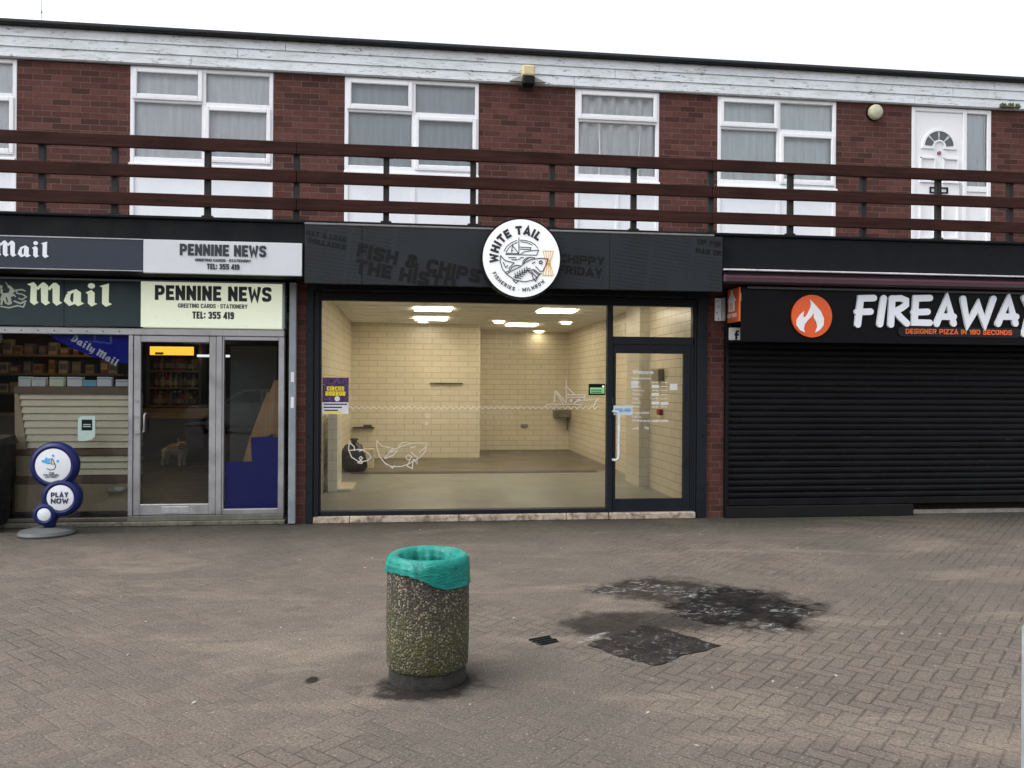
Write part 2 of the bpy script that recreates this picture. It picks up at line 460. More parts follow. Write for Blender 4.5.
def block_layout(s_, ratio, t, gap):
    ks = [GW.get(c, 1) for c in s_]; n = len(s_)
    fixed = sum(t for k in ks if k == 0) + gap * (n - 1)
    w = (ratio - fixed) / sum(ks); x = 0; out = []
    for c, k in zip(s_, ks):
        ww = t if k == 0 else w * k
        out.append((c, x, ww)); x += ww + gap
    return out
def block_text(mb, s_, x0, x1, z0, z1, Y, t=.2, gap=.1, th=.002, rot=0.0, clip=None, fn=None):
    h = z1 - z0; cx, cz = (x0 + x1) / 2, (z0 + z1) / 2; ca, sa_ = math.cos(rot), math.sin(rot); i = 0
    for c, gx_, ww in block_layout(s_, (x1 - x0) / h, t, gap):
        for pl in glyph(c, ww, t):
            pts = []
            for a, b_ in pl:
                X, Z = (gx_ + a) * h - (x1 - x0) / 2, b_ * h - h / 2
                pts.append((cx + X * ca + Z * sa_, cz - X * sa_ + Z * ca))
            if fn: pts = [fn(p) for p in pts]
            mb.stroke(pts, t * h, Y - th - .00025 * (i % 5), Y + .0005, False); i += 1
def block_arc(mb, s_, cx, cz, r, Y, h, ratio, mid, t=.2, gap=.12, th=.002, outside=True):
    """capitals on a circle of radius r (through the middle of the letters)"""
    i = 0
    for c, gx_, ww in block_layout(s_, ratio, t, gap):
        off = (gx_ + ww / 2 - ratio / 2) * h / r
        a = mid - off if outside else mid + off
        rot = a - math.pi / 2 if outside else a + math.pi / 2
        ca, sa_ = math.cos(rot), math.sin(rot); ox, oz = cx + r * math.cos(a), cz + r * math.sin(a)
        for pl in glyph(c, ww, t):
            pts = [(ox + ((p - ww / 2) * ca - (q - .5) * sa_) * h, oz + ((p - ww / 2) * sa_ + (q - .5) * ca) * h) for p, q in pl]
            mb.stroke(pts, t * h, Y - th - .00025 * (i % 5), Y + .0005, False); i += 1
# blackletter outlines, unit height
def minim(x, w, h=.72, flag=True):
    return [(x, .13), (x + w * .55, 0), (x + w + .1, .12), (x + w, .17), (x + w, h - .12), (x + w * .5, h), (x - (.09 if flag else 0), h - .12), (x, h - .2)]
BL = {
 'M': ([[(.06, .13), (.2, 0), (.36, .12), (.29, .2), (.29, .86), (.18, 1), (-.06, .9), (.08, .82)],
        [(.26, .74), (.5, 1), (.58, .95), (.34, .66)], [(.46, .14), (.62, .0), (.78, .12), (.7, .2), (.7, .86), (.56, 1), (.44, .9)],
        [(.68, .74), (.9, 1), (.98, .95), (.76, .66)], [(.88, .14), (1.02, 0), (1.22, .13), (1.12, .2), (1.12, .86), (.98, 1), (.86, .9)]], 1.26),
 'a': ([[(.0, .2), (.2, 0), (.42, .1), (.38, .18), (.28, .16), (.22, .3), (.24, .5), (.36, .62), (.3, .7), (.08, .48)],
        [(.34, .14), (.52, 0), (.74, .12), (.62, .2), (.62, .6), (.44, .74), (.12, .6), (.14, .55), (.36, .58)]], .76),
 'i': ([minim(.1, .24), [(.22 + .13 * math.cos(k * .5236), .9 + .12 * math.sin(k * .5236)) for k in range(12)]], .5),
 'l': ([[(.1, .13), (.24, 0), (.46, .12), (.34, .2), (.34, 1.02), (0, .9), (.1, .84)]], .46),
 'D': ([[(.0, .16), (.3, 0), (.75, .2), (.82, .6), (.5, .98), (.05, .92), (.4, .84), (.56, .6), (.5, .28), (.3, .16)], [(.2, .14), (.34, .2), (.34, .8), (.2, .74)]], .9),
 'y': ([[(.06, .12), (.2, 0), (.44, .14), (.4, .2), (.28, .2), (.28, .62), (.16, .74), (-.02, .62), (.06, .56)],
        [(.42, .1), (.54, .0), (.64, .1), (.64, .62), (.54, .74), (.4, .62)], [(.3, -.26), (.62, -.06), (.56, .04), (.24, -.2)]], .7),
}
def blackletter(mb, word, x, z, h, Y, th=.004, rot=0.0, sx=1.0):
    k = 0; cx = 0.0; ca, sa_ = math.cos(rot), math.sin(rot)
    for ch in word:
        if ch == ' ': cx += .35; continue
        polys, adv = BL[ch]
        for pl in polys:
            pts = [((cx + a) * h * sx, b * h) for a, b in pl]
            pts = [(x + a * ca - b * sa_, z + a * sa_ + b * ca) for a, b in pts]
            mb.prism(pts, Y - .0004 * k, Y + th); k += 1
        cx += adv + .02

# ================================================================== GROUND
def ground_material():
    m, nt, b = new_mat('block_paving'); t = NT(nt)
    o = t.obj()
    rt = t.n('ShaderNodeMapping'); t.put(rt.inputs[0], o); rt.inputs['Rotation'].default_value = (0, 0, R(45)); rt.inputs['Scale'].default_value = (11.6, 11.6, 1)
    wob = t.n('ShaderNodeTexNoise'); t.put(wob.inputs['Vector'], o); wob.inputs['Scale'].default_value = 2.2; wob.inputs['Detail'].default_value = 2
    add = t.n('ShaderNodeVectorMath', operation='MULTIPLY_ADD'); t.put(add.inputs[0], wob.outputs['Color']); add.inputs[1].default_value = (.22, .22, 0); t.put(add.inputs[2], rt.outputs[0])
    s = t.sep(add.outputs[0])
    i, j = t.m('FLOOR', s[0]), t.m('FLOOR', s[1]); fx, fy = t.m('FRACT', s[0]), t.m('FRACT', s[1])
    k = t.m('FLOORED_MODULO', t.m('SUBTRACT', i, j), 4.0)
    eq = lambda q: t.m('COMPARE', k, float(q), .3)
    k0, k1, k2, k3 = eq(0), eq(1), eq(2), eq(3)
    e = [t.m('MULTIPLY_ADD', k1, 10, fx), t.m('MULTIPLY_ADD', k0, 10, t.m('SUBTRACT', 1, fx)), t.m('MULTIPLY_ADD', k2, 10, fy), t.m('MULTIPLY_ADD', k3, 10, t.m('SUBTRACT', 1, fy))]
    d = t.m('MINIMUM', t.m('MINIMUM', e[0], e[1]), t.m('MINIMUM', e[2], e[3]))
    wn_ = t.n('ShaderNodeTexWhiteNoise', noise_dimensions='2D'); t.put(wn_.inputs['Vector'], t.comb(t.m('SUBTRACT', i, k1), t.m('SUBTRACT', j, k2)))
    rnd = wn_.outputs['Value']
    big = t.noise(o, .36, 5, .62, .5); mid = t.noise(o, 1.5, 6, .68, .4); st = t.noise(t.scl(o, (.5, 1.35, 1)), .95, 7, .68, .7); st2 = t.noise(t.scl(o, (.8, 1.6, 1)), 2.6, 6, .7, .5)
    fine = t.noise(o, 150, 3, .75); grit = t.noise(o, 70, 4, .8); patch = t.noise(o, 4.5, 5, .7)
    c = t.mix(t.ss(rnd, 0, 1), (.078, .064, .054), (.110, .089, .075))
    c = t.mix(t.m('MULTIPLY', t.ss(rnd, .8, .9), .35), c, (.095, .064, .052))
    c = t.mix(t.ss(big, .4, .6, 0, .7), c, (.067, .058, .050))
    c = t.mix(t.ss(mid, .45, .72, 0, .7), c, (.122, .101, .083))
    c = t.mix(t.ss(patch, .5, .7, 0, .4), c, (.07, .063, .056))
    # joints: open in places, filled with sand in others
    dist = t.sep(o)
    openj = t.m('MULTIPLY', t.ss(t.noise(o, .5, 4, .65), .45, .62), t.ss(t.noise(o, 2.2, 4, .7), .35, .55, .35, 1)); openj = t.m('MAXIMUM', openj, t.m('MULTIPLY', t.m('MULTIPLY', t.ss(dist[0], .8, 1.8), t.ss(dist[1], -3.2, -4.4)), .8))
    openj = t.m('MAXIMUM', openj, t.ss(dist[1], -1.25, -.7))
    jm = t.m('MULTIPLY', t.ss(d, .02, .09, 1, 0), t.m('MULTIPLY', t.m('MULTIPLY_ADD', openj, .74, .08), t.ss(grit, .3, .5, .55, 1)))
    c = t.mix(jm, c, (.020, .017, .013))
    # sandy drifts
    sand = t.m('MULTIPLY', t.ss(st, .5, .66), t.ss(st2, .3, .6, .35, 1))
    c = t.mix(t.m('MULTIPLY', sand, .75), c, (.178, .141, .110))
    sand2 = t.ss(st2, .56, .7)
    c = t.mix(t.m('MULTIPLY', sand2, .45), c, (.135, .116, .094))
    # fine grain
    c = t.mix(t.m('MULTIPLY', t.ss(fine, .48, .66), .6), c, (.16, .145, .122))
    c = t.mix(t.m('MULTIPLY', t.ss(grit, .5, .62), .7), c, (.03, .027, .023))
    c = t.mix(t.m('MULTIPLY', t.ss(grit, .36, .44, 1, 0), .65), c, (.19, .175, .15))
    # gum and crumbs
    for sc, th, am, colr in ((2.3, .03, .5, (.22, .2, .18)), (5.3, .035, .6, (.02, .018, .016)), (13, .055, .7, (.34, .32, .29))):
        vo = t.n('ShaderNodeTexVoronoi', voronoi_dimensions='2D'); t.put(vo.inputs['Vector'], o); vo.inputs['Scale'].default_value = sc
        spot = t.m('MULTIPLY', t.ss(vo.outputs['Distance'], th * .55, th, 1, 0), t.ss(t.sep(vo.outputs['Color'])[0], .7, .74))
        c = t.mix(t.m('MULTIPLY', spot, am), c, colr)
    # moss and damp at the foot of the shops, with canopy shade painted in
    damp_shade = t.m('MULTIPLY', t.ss(dist[1], -1.5, -.15), t.ss(mid, .3, .65, .55, 1))
    c = t.mix(t.m('MULTIPLY', damp_shade, .72), c, (.03, .029, .02))
    # scorch left by a fire, and its ash
    ns = t.noise(o, 2.4, 6, .68, .6); ns2 = t.noise(o, 7, 5, .7)
    def blob(px, py, rx, ry, ang=0.0):
        g = G(px, py)
        mp = t.n('ShaderNodeMapping', vector_type='TEXTURE'); t.put(mp.inputs[0], o)
        mp.inputs['Location'].default_value = (g.x, g.y, 0); mp.inputs['Rotation'].default_value = (0, 0, ang); mp.inputs['Scale'].default_value = (rx, ry, 1)
        ln = t.n('ShaderNodeVectorMath', operation='LENGTH'); t.put(ln.inputs[0], mp.outputs[0])
        return t.m('ADD', ln.outputs['Value'], t.m('ADD', t.m('MULTIPLY', t.m('SUBTRACT', ns, .5), 1.7), t.m('MULTIPLY', t.m('SUBTRACT', ns2, .5), .9)))
    s1 = t.ss(blob(737, 606, .62, .64), .62, 1.1, 1, 0)
    s2 = t.ss(blob(655, 590, .55, .42), .6, 1.1, .85, 0)
    s3 = t.ss(blob(612, 626, .45, .36), .5, 1.15, .8, 0); s7 = t.ss(blob(680, 622, .5, .3), .5, 1.15, .75, 0)
    s5 = t.ss(blob(428, 686, .36, .24), .55, 1.1, .9, 0)
    s6 = t.ss(blob(312, 680, .045, .06), .5, 1.0, .9, 0)
    soot = t.m('MAXIMUM', t.m('MAXIMUM', s1, s2), t.m('MAXIMUM', t.m('MAXIMUM', s3, s7), t.m('MAXIMUM', s5, s6)))
    c = t.mix(t.m('MULTIPLY', soot, t.ss(ns2, .3, .7, 1.0, .86)), c, (.006, .0058, .0062))
    ash = t.m('MULTIPLY', t.ss(t.m('MAXIMUM', s1, s2), .3, .9), t.m('MULTIPLY', t.ss(t.noise(t.scl(o, (1, 1.8, 1)), 11, 5, .78, 1.2), .54, .60), t.ss(t.noise(o, 2.6, 3), .46, .58)))
    ga, gb_ = G(580, 642), G(606, 633); chalk = t.ss(blob(593, 637.5, (gb_ - ga).length * .62, .035, math.atan2(gb_.y - ga.y, gb_.x - ga.x)), .7, 1.1, 1, 0)
    ash = t.m('MAXIMUM', ash, t.m('MULTIPLY', chalk, t.ss(ns2, .44, .54)))
    c = t.mix(t.m('MULTIPLY', ash, .8), c, (.24, .24, .235))
    t.put(b.inputs['Base Color'], c)
    t.put(b.inputs['Roughness'], t.ss(mid, .3, .7, .68, .92)); t.put(b.inputs['Specular IOR Level'], t.m('MULTIPLY_ADD', soot, -.22, .26))
    h = t.m('ADD', t.m('MULTIPLY', t.ss(d, .01, .12), t.m('MULTIPLY_ADD', openj, .7, .3)), t.m('MULTIPLY', grit, .5))
    h = t.m('ADD', h, t.m('MULTIPLY', rnd, .25))
    t.put(b.inputs['Normal'], t.bump(h, .8, .008))
    return m
g = MB(); n = 20
g.bm.faces.new([g.bm.verts.new(v) for v in ((-150, -150, 0), (150, -150, 0), (150, 150, 0), (-150, 150, 0))])
tag(g.build('ground', ground_material()), kind='structure')

# dark square where the pavers were made good with tarmac
def tarmac():
    m, nt, b = new_mat('burnt_tarmac'); t = NT(nt); o = t.obj()
    n1 = t.noise(o, 5, 6, .7, .5); n2 = t.noise(o, 90, 3, .7); n3 = t.noise(o, 14, 5, .75, 1)
    c = t.mix(t.ss(n1, .35, .7), (.007, .0068, .0068), (.024, .02, .017))
    c = t.mix(t.m('MULTIPLY', t.ss(n2, .5, .7), .5), c, (.06, .052, .045))
    c = t.mix(t.m('MULTIPLY', t.ss(n3, .55, .64), .55), c, (.16, .16, .155))
    t.put(b.inputs['Base Color'], c); b.inputs['Roughness'].default_value = .9; b.inputs['Specular IOR Level'].default_value = .12
    t.put(b.inputs['Normal'], t.bump(t.m('ADD', n2, n3), .7, .006))
    return m
qs = [G(*p) for p in ((588, 645), (651, 666), (720, 646), (648, 625))]
pts = []
for i in range(4):
    a, b_ = qs[i], qs[(i + 1) % 4]
    for k in range(9):
        p = a.lerp(b_, k / 9) + Vector((random.uniform(-1, 1), random.uniform(-1, 1), 0)) * .02
        pts.append((p.x, p.y))
tag(MB().plan(pts, .0005, .0045).build('tarmac_patch', tarmac(), loc=(0, 0, 0)), kind='structure')

# ================================================================== BUILDING
XL, XR = -7.2, 12.5          # extent of the terrace
YU = 1.2                     # upper wall plane
YC = -0.55                   # front of the canopy
FZ = .13                     # shop floor level
bld = thing('terrace_building', 'two-storey red brick shopping terrace with flat roof and white fascia boards', 'building', (0, 0, 0))
zc0 = PZ(200, 273, YC); zc1 = PZ(512, 227, YC)
z_top = PZ(512, 82.8, YU - .05)       # underside of white boards
# canopy / balcony slab
MB().box(XL, XR, YC, YU + .1, zc0, zc1 - .03, .01).build('canopy_slab', BLACKP, bld)
MB().box(XL, XR, YC - .025, YC + .22, zc1 - .029, zc1 + .004, .008).build('parapet_coping', BLACKP, bld)
MB().box(XL, XR, YC + .22, YU, zc1 - .03, zc1 - .024).build('walkway_deck', CONC, bld)
# upper openings
OPENINGS = [(-60, 16.5), (130, 273), (344.5, 478.5), (575, 659), (717.5, 836), (911.5, 991)]
xs = [(PX(a, YU, 150), PX(b, YU, 150)) for a, b in OPENINGS]
prev = XL
for a, b_ in xs + [(XR, XR)]:
    MB().box(prev, a, YU, YU + .22, zc1 - .3, z_top + .12).build('brick_wall', BRICK, bld); prev = b_
MB().box(XL, XL + .22, YU + .221, 9, 0, z_top + .3).box(XR - .22, XR, YU + .221, 9, 0, z_top + .3).box(XL, XR, 9, 9.2, 0, z_top + .3).build('outer_wall', BRICKY, bld)
mb = MB().box(XL, XR, YU + .221, YU + .24, zc1 - .02, z_top + .1)
# white shiplap boards
mats_b = []
def board_mat():
    m, nt, b = new_mat('weathered_white_boards'); t = NT(nt); o = t.obj()
    n1 = t.noise(t.scl(o, (1.2, 1, 3)), 2.0, 6, .7, .6); n2 = t.noise(t.scl(o, (2, 1, 12)), 3, 5, .75, .8); n3 = t.noise(o, 25, 3)
    c = t.mix(t.ss(n1, .4, .7), (.70, .74, .78), (.58, .615, .63))
    c = t.mix(t.m('MULTIPLY', t.ss(n2, .5, .68), .6), c, (.30, .31, .26))
    c = t.mix(t.m('MULTIPLY', t.m('MULTIPLY', t.ss(n2, .56, .64), t.ss(n3, .45, .55)), .85), c, (.10, .11, .07))
    t.put(b.inputs['Base Color'], c); b.inputs['Roughness'].default_value = .6
    t.put(b.inputs['Normal'], t.bump(n2, .3, .003)); return m
BOARD = board_mat()
zr = PZ(512, 53.5, YU - .08)
hb = (zr - z_top) / 3
for k in range(3):
    x = XL - .1; yb = YU - .05 - .006 * k
    z0 = z_top + hb * k
    cuts = [PX(v, YU - .1, 60) for v in ((190, 575, 917), (237, 616, 955), (285, 660, 996))[k]]
    for c_ in cuts + [XR + .1]:
        mb = MB(); mb.prism([(0, 0), (0, 0)], 0, 0) if False else None
        y0 = yb
        f = [(y0 - .009, z0 + .004), (y0, z0 + hb), (YU + .05, z0 + hb), (YU + .05, z0 + .006)]
        va = [mb.bm.verts.new((x + .003, a, q)) for a, q in f]; vb = [mb.bm.verts.new((c_ - .003, a, q)) for a, q in f]
        mb.bm.faces.new(va); mb.bm.faces.new(vb[::-1])
        for i in range(4): mb.bm.faces.new((va[i], va[(i + 1) % 4], vb[(i + 1) % 4], vb[i]))
        mb.build('fascia_board', BOARD, bld); x = c_
MB().box(XL - .1, XR + .1, YU - .05, YU - .008, z_top - .012, z_top + .004).build('soffit_board', paint('grey_soffit', (.3, .31, .32), .7), bld)
FELT = paint('roof_felt', (.028, .03, .034), .85, var=.3, scale=5, bump=.006)
zr2 = PZ(512, 46.8, YU - .15)
MB().box(XL - .15, XR + .15, YU - .15, 9.3, zr + .012, zr2, .012).build('roof', FELT, bld)
MB().box(XL - .12, XR + .12, YU - .13, YU + .1, zr - .004, zr + .011).build('roof_trim', BLACK, bld)
MB().box(XL, XR, YU + .24, 9, zr - .1, zr).build('loft_deck', CONC, bld)

zf = zc1 - .02               # foot of the upper panels
def window_unit(x0, x1, kind, right=True):
    """uPVC window with panel underneath; part of the building"""
    w = x1 - x0; zt = z_top - .012; zs = PZ((120 + 500 / 4.653), 60 + 470 / 4.653, YU)
    zs = zt - 1.2; F = .05; yf = YU - .005; yb = YU + .07
    xm = x0 + w * .51
    mb = MB()
    def bar(a, b_, c_, d): mb.box(a, b_, yf, yb, c_, d, .006)
    bar(x0, x0 + F, zf, zt); bar(x1 - F, x1, zf, zt); bar(x0 + F, x1 - F, zt - F, zt); bar(x0 + F, x1 - F, zs - .03, zs + F)
    if kind == 2: bar(xm - F / 2, xm + F / 2, zs + F, zt - F)
    fr = mb.build('window', UPVC, bld)
    yp = YU + .03
    def sash(a, b_, c_, d):
        s = .055; q = MB(); y0, y1 = yf - .022, yf + .03
        q.box(a, a + s, y0, y1, c_, d, .008).box(b_ - s, b_, y0, y1, c_, d, .008).box(a + s, b_ - s, y0, y1, d - s, d, .008).box(a + s, b_ - s, y0, y1, c_, c_ + s, .008)
        q.build('opening_sash', UPVC, fr); MB().box(a + s, b_ - s, yf, yf + .012, c_ + s, d - s).build('pane', GLASS_UP, fr)
        MB().box(a + .002, b_ - .002, yf - .03, yf - .004, c_ - .014, c_ - .004).build('drip_bar', UPVC, fr)
    def fixed(a, b_, c_, d): MB().box(a, b_, yp, yp + .012, c_, d).build('pane', GLASS_UP, fr)
    H = zt - zs
    if kind == 2:
        zl = zt - H * .34; zrr = zt - H * .37
        q = MB().box(x0 + F, xm - F / 2, yf, yb, zl - .045, zl, .006).box(xm + F / 2, x1 - F, yf, yb, zrr - .03, zrr + .02, .006); q.build('transom', UPVC, fr)
        sash(x0 + F * .6, xm - F * .3, zl, zt - F * .6); fixed(x0 + F, xm - F / 2, zs + F, zl - .045)
        fixed(xm + F / 2, x1 - F, zrr + .02, zt - F); sash(xm + F * .3, x1 - F * .5, zs + F * .6, zrr - .03)
    else:
        zl = zt - H * .33
        MB().box(x0 + F, x1 - F, yf, yb, zl - .045, zl, .006).build('transom', UPVC, fr)
        sash(x0 + F * .6, x1 - F * .6, zl, zt - F * .6); fixed(x0 + F, x1 - F, zs + F, zl - .045)
    MB().box(x0 - .004, x1 + .004, yf - .045, yf + .02, zs - .1, zs - .032, .008).build('sill', UPVC, fr)
    q = MB().box(x0 + F, x1 - F, yf + .02, yb, zf, zs - .1)
    q.build('lower_panel', UPVC_PANEL, fr)
    MB().box(xm - .03 if kind == 2 else x0 + w * .48, xm + .03 if kind == 2 else x0 + w * .48 + .05, yf + .004, yf + .021, zf, zs - .1, .004).build('panel_mullion', UPVC, fr)
    return x0, x1, zs, zt
wins = []
for (a, b_), k in zip(xs[:5], (2, 2, 2, 1, 2)): wins.append(window_unit(a, b_, k))
# rooms behind the windows: dark box
MB().box(XL + .25, XR - .25, YU + 1.6, YU + 1.62, zc1 - .02, zr - .12).build('room_wall', paint('dim_room', (.12, .12, .12), .9), bld)
def cloth(name, col, tr=.35):
    if name in MATS: return MATS[name]
    m, nt, b = new_mat(name); nt.nodes.remove(b); t = NT(nt)
    n_ = t.noise(t.scl(t.obj(), (6, 1, .6)), 3, 3); c = t.mix(t.ss(n_, .3, .7), tuple(x * .86 for x in col), col)
    d = t.n('ShaderNodeBsdfDiffuse'); t.put(d.inputs[0], c); l = t.n('ShaderNodeBsdfTranslucent'); t.put(l.inputs[0], c)
    mx = t.n('ShaderNodeMixShader'); mx.inputs[0].default_value = tr; t.put(mx.inputs[1], d.outputs[0]); t.put(mx.inputs[2], l.outputs[0])
    nt.links.new(mx.outputs[0], nt.nodes['Material Output'].inputs[0]); MATS[name] = m; return m
def curtain(x0, x1, z0, z1, mat, label, folds, amp, cat='curtain', name='net_curtain', y=YU + .085, scallop=0.0):
    mb = MB(); n_ = folds * 6; rows = []
    for r_ in range(9):
        v = r_ / 8; row = []
        for i in range(n_ + 1):
            u = i / n_
            ph = folds * 2 * math.pi * u
            yy = y + amp * (math.sin(ph) + .4 * math.sin(ph * .37 + 1.3)) * (.5 + .5 * v)
            xx = x0 + (x1 - x0) * u + .02 * math.sin(v * 5 + u * 17) * v
            zz = z1 + (z0 - z1) * v
            if scallop:   # swagged tails
                zz -= scallop * v * math.sin(math.pi * ((u * 2) % 1)) * (1 - v)
                yy += amp * 2.2 * math.sin(ph + 9 * abs(((u * 2) % 1) - .5) * v)
            row.append(mb.bm.verts.new((xx, yy, zz)))
        rows.append(row)
    for r_ in range(8):
        for i in range(n_): mb.bm.faces.new((rows[r_][i], rows[r_][i + 1], rows[r_ + 1][i + 1], rows[r_ + 1][i]))
    o = mb.build(name, mat, loc=((x0 + x1) / 2, y, z0), smooth=True)
    tag(o, label, cat)
NET = cloth('net_fabric', (.9, .92, .93), .08); BLIND = cloth('blind_fabric', (.86, .93, .91), .08); GREYB = cloth('grey_fabric', (.6, .65, .67), .12); DRAPE = cloth('drape_fabric', (.92, .93, .92), .08)
def cw(i, *a, **k):
    x0, x1, z0, z1 = wins[i]; curtain(x0 + .02, x1 - .02, z0 - .02, z1 + .02, *a, **k)
cw(0, NET, 'pale net curtain behind the window cut off by the left edge', 14, .005)
cw(1, NET, 'pale gathered net curtain behind the upstairs window above the newsagent door', 18, .005)
cw(2, GREYB, 'dull grey curtain behind the upstairs window left of the square cream lamp', 16, .006, name='curtain')
cw(3, DRAPE, 'white looped drape behind the narrow single-pane upstairs window', 6, .02, name='draped_curtain', scallop=.5)
cw(4, BLIND, 'pale vertical blind behind the upstairs window left of the white front door', 22, .006, cat='blind', name='vertical_blind')

# front door upstairs
x0, x1 = xs[5]; zt = z_top - .02; w = x1 - x0; F = .06; yf = YU - .005
xd = x0 + w * .645
mb = MB()
for a in ((x0, x0 + F), (xd, xd + F), (x1 - F, x1)): mb.box(a[0], a[1], yf, YU + .08, zf, zt, .006)
mb.box(x0 + F, xd, yf, YU + .08, zt - F, zt, .006).box(xd + F, x1 - F, yf, YU + .08, zt - F, zt, .006)
dr = mb.build('door', UPVC, bld)
dx0, dx1, dz1 = x0 + F, xd, zt - F
MB().box(dx0, dx1, yf + .02, yf + .06, zf, dz1, .004).build('door_leaf', UPVC, dr)
dc = (dx0 + dx1) / 2; dw = dx1 - dx0
zfan = dz1 - .50; rf = dw * .33
SHADE = paint('smoked_glass', (.06, .075, .082), .08, var=.1, spec=.6)
mb = MB(); k_ = 4
for i in range(k_):
    a0 = math.pi * (i + .12) / k_; a1 = math.pi * (i + .88) / k_
    mb.prism([(dc + rf * q * math.cos(a), zfan + .01 + rf * q * math.sin(a)) for q, a in ((.42, a0), (.92, a0), (.95, (a0 + a1) / 2), (.92, a1), (.42, a1))], yf + .008, yf + .021)
mb.build('fanlight_pane', SHADE, dr)
mb = MB().stroke([(dc + rf * math.cos(math.pi * i / 16), zfan + rf * math.sin(math.pi * i / 16)) for i in range(17)], .028, yf - .002, yf + .021)
mb.stroke([(dc - rf - .02, zfan - .015), (dc - rf * .35, zfan - .015)], .024, yf - .001, yf + .021).stroke([(dc + rf * .35, zfan - .015), (dc + rf + .02, zfan - .015)], .024, yf - .001, yf + .021)
mb.stroke([(dc + rf * .38 * math.cos(math.pi * i / 10), zfan + rf * .38 * math.sin(math.pi * i / 10)) for i in range(11)], .02, yf - .003, yf + .021)
for sx_ in (-1, 1):
    c_ = dc + sx_ * dw * .24
    mb.stroke([(c_ - dw * .15, zfan - .16), (c_ - dw * .15, zfan - .5), (c_ + dw * .15, zfan - .5), (c_ + dw * .15, zfan - .16), (c_ - dw * .15, zfan - .16)], .022, yf - .006, yf + .021)
    mb.stroke([(c_ - dw * .15, zfan - .74), (c_ - dw * .15, zfan - 1.3), (c_ + dw * .15, zfan - 1.3), (c_ + dw * .15, zfan - .74), (c_ - dw * .15, zfan - .74)], .022, yf - .006, yf + .021)
mb.build('door_moulding', UPVC, dr)
MB().disc(dc, zfan - .085, .026, yf - .002, yf + .019, 20).build('door_badge', paint('red_badge', (.25, .09, .1), .4), dr)
MB().stroke([(dc - .13, zfan - .58), (dc + .13, zfan - .58), (dc + .13, zfan - .65), (dc - .13, zfan - .65)], .016, yf + .001, yf + .02, closed=True).build('letterbox', BLACK, dr)
MB().box(xd - .045, xd - .02, yf + .004, yf + .02, zfan - .7, zfan - .5, .004).build('handle', STEEL, dr)
MB().box(xd + F, x1 - F, yf + .02, yf + .03, zt - 1.10, zt - F - .01).build('side_pane', GLASS_UP, dr)
MB().box(xd + F, x1 - F, yf + .01, yf + .05, zt - 1.18, zt - 1.10, .005).box(xd + F, x1 - F, yf + .03, yf + .06, zf, zt - 1.18).build('side_panel', UPVC, dr)
curtain(xd + F, x1 - F, zt - 1.10, zt - F, GREYB, 'grey net hanging behind the narrow pane beside the white front door', 5, .01)

# ground floor piers
def pier(pa, pb, name='brick_pier', y=-.02):
    MB().box(PX(pa, y, 450), PX(pb, y, 450), y, .3, 0, zc0).build(name, BRICK, bld)
pier(294, 310); pier(704, 727)
MB().box(XL, PX(-70, 0), -.02, .3, 0, zc0).build('brick_pier', BRICK, bld)
xF1 = PX(1150, 0, 450)
MB().box(xF1, XR, -.02, .3, 0, zc0).build('brick_pier', BRICK, bld)
# block-work over the fronts under the canopy (lintel zone)
MB().box(XL, XR, .06, .3, 2.62, zc0 + .001).build('lintel', BLACKP, bld)

# ================================================================== CHIP SHOP
x_l, x_r = PX(306.5, -.03), PX(706, -.03)      # outer uprights
z_gt = 0.5 * (PZ(323, 300.2, 0) + PZ(608, 305.5, 0)); z_gb = .5 * (PZ(318, 511, 0) + PZ(606, 508.5, 0))
xg0 = PX(321.3, 0); xg1 = PX(606.8, 0); xd0 = PX(612.3, 0); xd1 = PX(692, 0)
z_tr0 = PZ(650, 337, 0); z_tr1 = PZ(650, 345, 0); z_sill = .5 * (PZ(318, 515.5, 0) + PZ(606, 512, 0))
sf = thing('shopfront', 'anthracite grey shopfront of the empty chip shop with big window and glazed door', 'shopfront', ((x_l + x_r) / 2, 0, 0))
mb = MB()
mb.box(x_l, PX(313.5, -.03), -.06, .08, .0, zc0 - .02, .004).box(PX(313.7, -.03), xg0 - .02, -.04, .08, .0, zc0 - .02, .004)
mb.box(xg0 - .02, xg0, -.02, .06, z_sill, z_gt, .003)
mb.box(PX(696.5, -.03), x_r, -.06, .08, .0, zc0 - .02, .004).box(xd1 + .02, PX(696.3, -.03), -.04, .08, .0, zc0 - .02, .004)
mb.box(xg0 - .02, xg1, -.02, .06, z_sill, z_gb, .004)
mb.box(xg0 - .02, xd1 + .02, -.03, .06, z_gt, z_gt + .09, .004)
mb.box(xg1, xd0, -.03, .06, z_sill - .04, z_gt, .004)
mb.box(xd0, xd1 + .02, -.025, .06, z_tr1 + .003, z_tr0, .004)
mb.box(xd1, xd1 + .02, -.025, .06, z_sill, z_gt, .003)
mb.build('frame', DARKGREY, sf)
MB().box(PX(314, -.03), PX(696, -.03), -.25, .04, z_gt + .092, zc0 - .005, .01).build('shutter_box', BLACK, sf)
sg = MB().box(xg0, xg1, .015, .021, z_gb, z_gt).build('window_glass', GLASS, sf)
tg = MB().box(xd0, xd1, .015, .021, z_tr0, z_gt).build('transom_glass', GLASS, sf)
# fixing bolts on the uprights
mb = MB()
for zz in (.35, 1.0, 1.65, 2.2):
    for xx in (PX(308.5, -.06), PX(703.5, -.06)): mb.disc(xx, zz, .012, -.066, -.058, 10)
mb.build('bolt', BLACK, sf)
